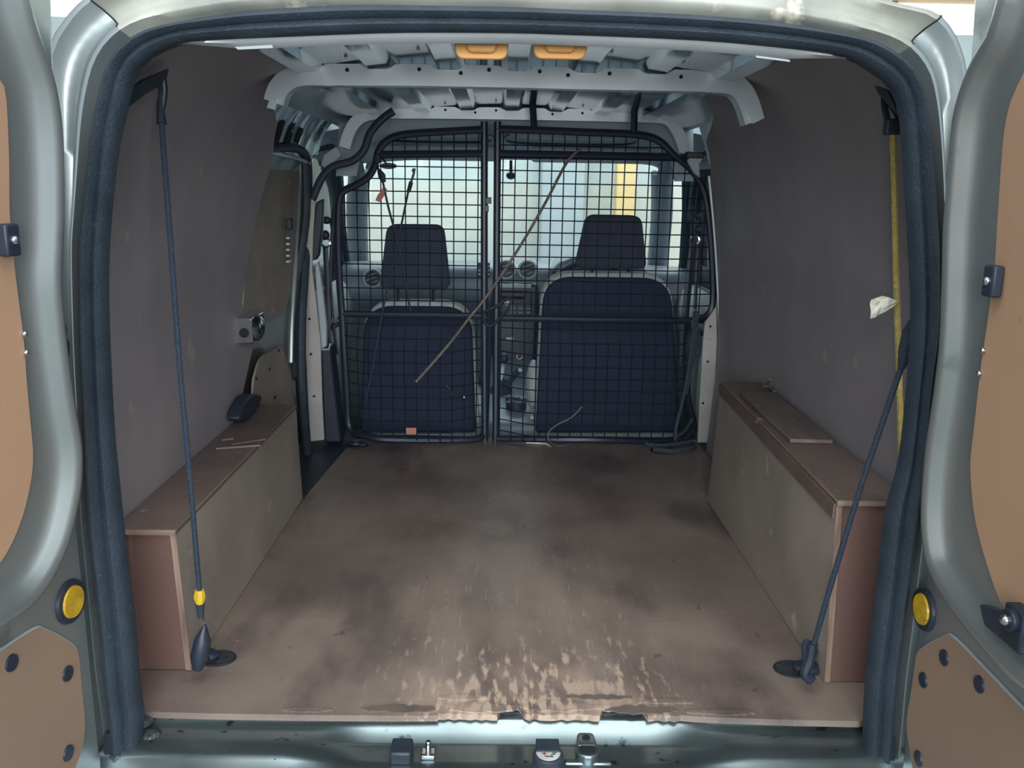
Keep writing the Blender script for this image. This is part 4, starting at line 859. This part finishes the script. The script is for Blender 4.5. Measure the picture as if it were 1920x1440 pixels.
mk('webbing_strap', plate([P(1642, 160, y=.10), P(1662, 166, y=.08), P(1688, 218, y=.05), P(1676, 206, y=.08), P(1650, 176, y=.10)], (0, .006, 0)), 'rubber', label='short black webbing strap at the upper right corner above the yellow rope', cat='strap', bevel=.001)
rc = root('bungee_cord', P(1600, 950, y=.06), 'blue-black bungee cord slanting across the right box end to the seal', 'bungee cord', 'bungee cords')
mk('cord', tube(cr([P(1526, 1208, y=.075), P(1560, 1090, y=.068), P(1610, 925, y=.062), P(1662, 770, y=.055), P(1692, 682, y=.05)], 6), .0052, 8), 'cord_blue', rc)
mk('hook_sleeve', tube([P(1690, 690, y=.05), P(1698, 660, y=.045), P(1708, 625, y=.04), P(1716, 600, y=.03)], [.006, .012, .014, .008], 10), 'cord_blue', rc)
mk('floor_hook', join(tube(cr([P(1524, 1206, y=.075), P(1519, 1235, y=.074), P(1510, 1262, y=.072), P(1522, 1276, y=.07)], 5), .010, 8), tube(cr([P(1508, 1240, y=.08), P(1508, 1206, y=.08), P(1516, 1204, y=.08)], 4), .005, 6)), 'black', rc)
# crumpled paper caught on the yellow rope
pc = P(1655, 572, y=.13); rows = []
for i in range(6):
    row = []
    for j in range(5):
        u, v = i/5, j/4; wz = .5+.5*min(1, (1-u)*1.6+.15) if u > .6 else 1
        row.append((pc[0]-.021+.046*u, pc[1]+random.uniform(-.006, .006), pc[2]-.012*(u-.5)*-1+(v-.5)*.032*(1 if u < .55 else max(.15, 1-(u-.55)*2.2))+random.uniform(-.002, .002)))
    rows.append(row)
g = loft(rows, closed=False); g2 = loft([[(x, y+.0012, z) for x, y, z in r] for r in rows], closed=False)
bd_ = lambda L: L[0]+[l[-1] for l in L[1:]]+L[-1][::-1][1:]+[l[0] for l in L[::-1]][1:-1]
mk('paper_scrap', join(g, g2, loft([bd_(rows), bd_([[(x, y+.0012, z) for x, y, z in r] for r in rows])])), 'paper', label='crumpled white paper scrap caught on the yellow rope', cat='paper', smooth=False)

# things hooked on the mesh
ym = YB-.03
om_ = lambda *q: on_mesh(*q, dy=-.022)
bm_ = root('bungee_cord', P(740, 430, y=ym), 'black bungee cord on the left gate with an orange tag', 'bungee cord', 'bungee cords')
mk('cord', tube(cr([om_(702, 292), om_(711, 322), om_(718, 342), om_(728, 388), om_(742, 440), om_(757, 510), om_(770, 585)], 6), .0038, 8), 'steel_black', bm_)
mk('hook_sleeve', tube([om_(710, 318), om_(716, 330), om_(720, 342)], [.006, .013, .007], 8), 'black', bm_)
t_ = [om_(719, 346), om_(727, 358), om_(720, 368), om_(713, 379), om_(704, 376), om_(708, 366), om_(716, 356)]
mk('orange_tag', plate(t_, (0, -.003, 0)), 'ribbon', bm_, label='faded orange tag')
b2m = root('bungee_cord', P(745, 450, y=ym), 'long thin blue-black bungee cord leaning on the left gate with upright hook', 'bungee cord', 'bungee cords')
mk('cord', tube(cr([om_(767, 352), om_(755, 410), om_(740, 480), om_(722, 560), om_(704, 660), om_(686, 752)], 6), .0036, 8), 'cord_blue', b2m)
mk('hook_sleeve', tube([om_(766, 360), om_(771, 341)], [.007, .0075], 8), 'black', b2m)
mk('hook', tube(cr([om_(770, 343), om_(775, 328), om_(777, 316), om_(773, 322)], 4), .0042, 6), 'black', b2m)
cord('cane', [om_(1089, 279), om_(1062, 306), om_(1020, 385), om_(970, 470), om_(912, 556), om_(880, 596), om_(838, 650), om_(780, 716)], .0048, 'stick', 'long brown cane leaning diagonally across both halves of the mesh', 'stick')
kb = root('bungee_cord', P(930, 580, y=ym), 'short black bungee cord tied round the two centre posts', 'bungee cord', 'bungee cords')
mk('cord', tube(cr([om_(956, 556), om_(932, 574), om_(910, 584), om_(905, 596), om_(916, 612), om_(928, 606), om_(945, 588), om_(954, 577)], 5), .0055, 8), 'steel_black', kb)
mk('hook', tube(cr([om_(944, 590), om_(951, 580), om_(954, 574)], 4), .005, 6), 'chrome', kb)
mk('wire_tie', tube(cr([om_(902, 596), om_(918, 599), om_(914, 616), om_(925, 628)], 4), .002, 6), 'chrome', kb)
cord('wire_hook', [om_(836, 722), om_(842, 729), om_(850, 742), om_(862, 750), om_(870, 746), om_(868, 738), om_(860, 738)], .0028, 'chrome', 'bright bent wire hook on the left gate behind the passenger seat', 'hook')
cord('grey_cable', [om_(1092, 762), om_(1080, 775), om_(1066, 786), om_(1042, 798), om_(1028, 812), om_(1030, 826)]+[P(1044, 836, z=.006), P(1062, 834, z=.006), P(1088, 825, z=.006)], .0024, 'cable', 'grey cable looping down the mesh to the floor behind the driver seat', 'cable')
mk('torn_paper', plate([P(984, 827, z=.003), P(990, 826, z=.012), P(1010, 829, z=.008), P(1026, 830, z=.004), P(1034, 838, z=.002), P(1018, 833, z=.002), P(986, 831, z=.002)], (0, -.001, .001)), 'paper', label='torn white paper strip on the floor under the mesh bulkhead', cat='paper', smooth=False)
gr = root('green_rope', P(1295, 700, y=ym), 'grey green rope looped over the right end of the mesh crossbar', 'rope')
rp = lambda pts: cr([om_(*q) for q in pts], 6)
mk('knot', tube(cr([om_(1302, 585), om_(1308, 592), om_(1300, 606), om_(1306, 616), om_(1300, 640), om_(1303, 670)], 5), [.009]*26, 8), 'rope_green', gr)
for pts in ([(1300, 592), (1312, 640), (1306, 690), (1302, 740), (1299, 780), (1285, 806), (1265, 822)], [(1304, 595), (1296, 650), (1290, 700), (1278, 760), (1268, 800), (1266, 826)], [(1307, 598), (1303, 650), (1296, 690), (1302, 670), (1308, 620)], [(1298, 600), (1300, 650), (1294, 700), (1286, 740)]):
    mk('strand', tube(rp(pts), .0062, 8), 'rope_green', gr)
mk('coil', tube(cr([P(1266, 826, z=.012), P(1230, 828, z=.012), P(1212, 832, z=.012), P(1240, 836, z=.012), P(1290, 830, z=.012), P(1300, 838, z=.012), P(1262, 846, z=.012), P(1226, 842, z=.012)], 6), .009, 8), 'rope_green', gr)

# ---- orange plastic catches under the roof header
for px, lab in ((903, 'orange plastic catch with grey button under the roof header, left one'), (1050, 'orange plastic catch with grey button under the roof header, right one')):
    c = np.array(P(px, 90, y=.06)); rt = root('orange_catch', c, lab, 'catch', 'orange catches under the roof header')
    o = rpoly([(c[0]-.040, c[2]-.016), (c[0]+.040, c[2]-.016), (c[0]+.042, c[2]+.022), (c[0]-.042, c[2]+.022)], .014, 5)
    mk('catch_plate', plate([(a, c[1], b) for a, b in o], (0, .008, 0)), 'orange', rt, bevel=.002)
    o2 = rpoly([(c[0]-.023, c[2]-.008), (c[0]+.023, c[2]-.008), (c[0]+.023, c[2]+.016), (c[0]-.023, c[2]+.016)], .010, 5)
    mk('catch_collar', plate([(a, c[1]-.012, b) for a, b in o2], (0, .014, 0)), 'orange', rt, bevel=.003)
    o3 = rpoly([(c[0]-.020, c[2]+.002), (c[0]+.020, c[2]+.002), (c[0]+.020, c[2]+.018), (c[0]-.020, c[2]+.018)], .008, 5)
    mk('button', plate([(a, c[1]-.020, b) for a, b in o3], (0, .014, 0)), 'grey_cap', rt, bevel=.004, seg=3)
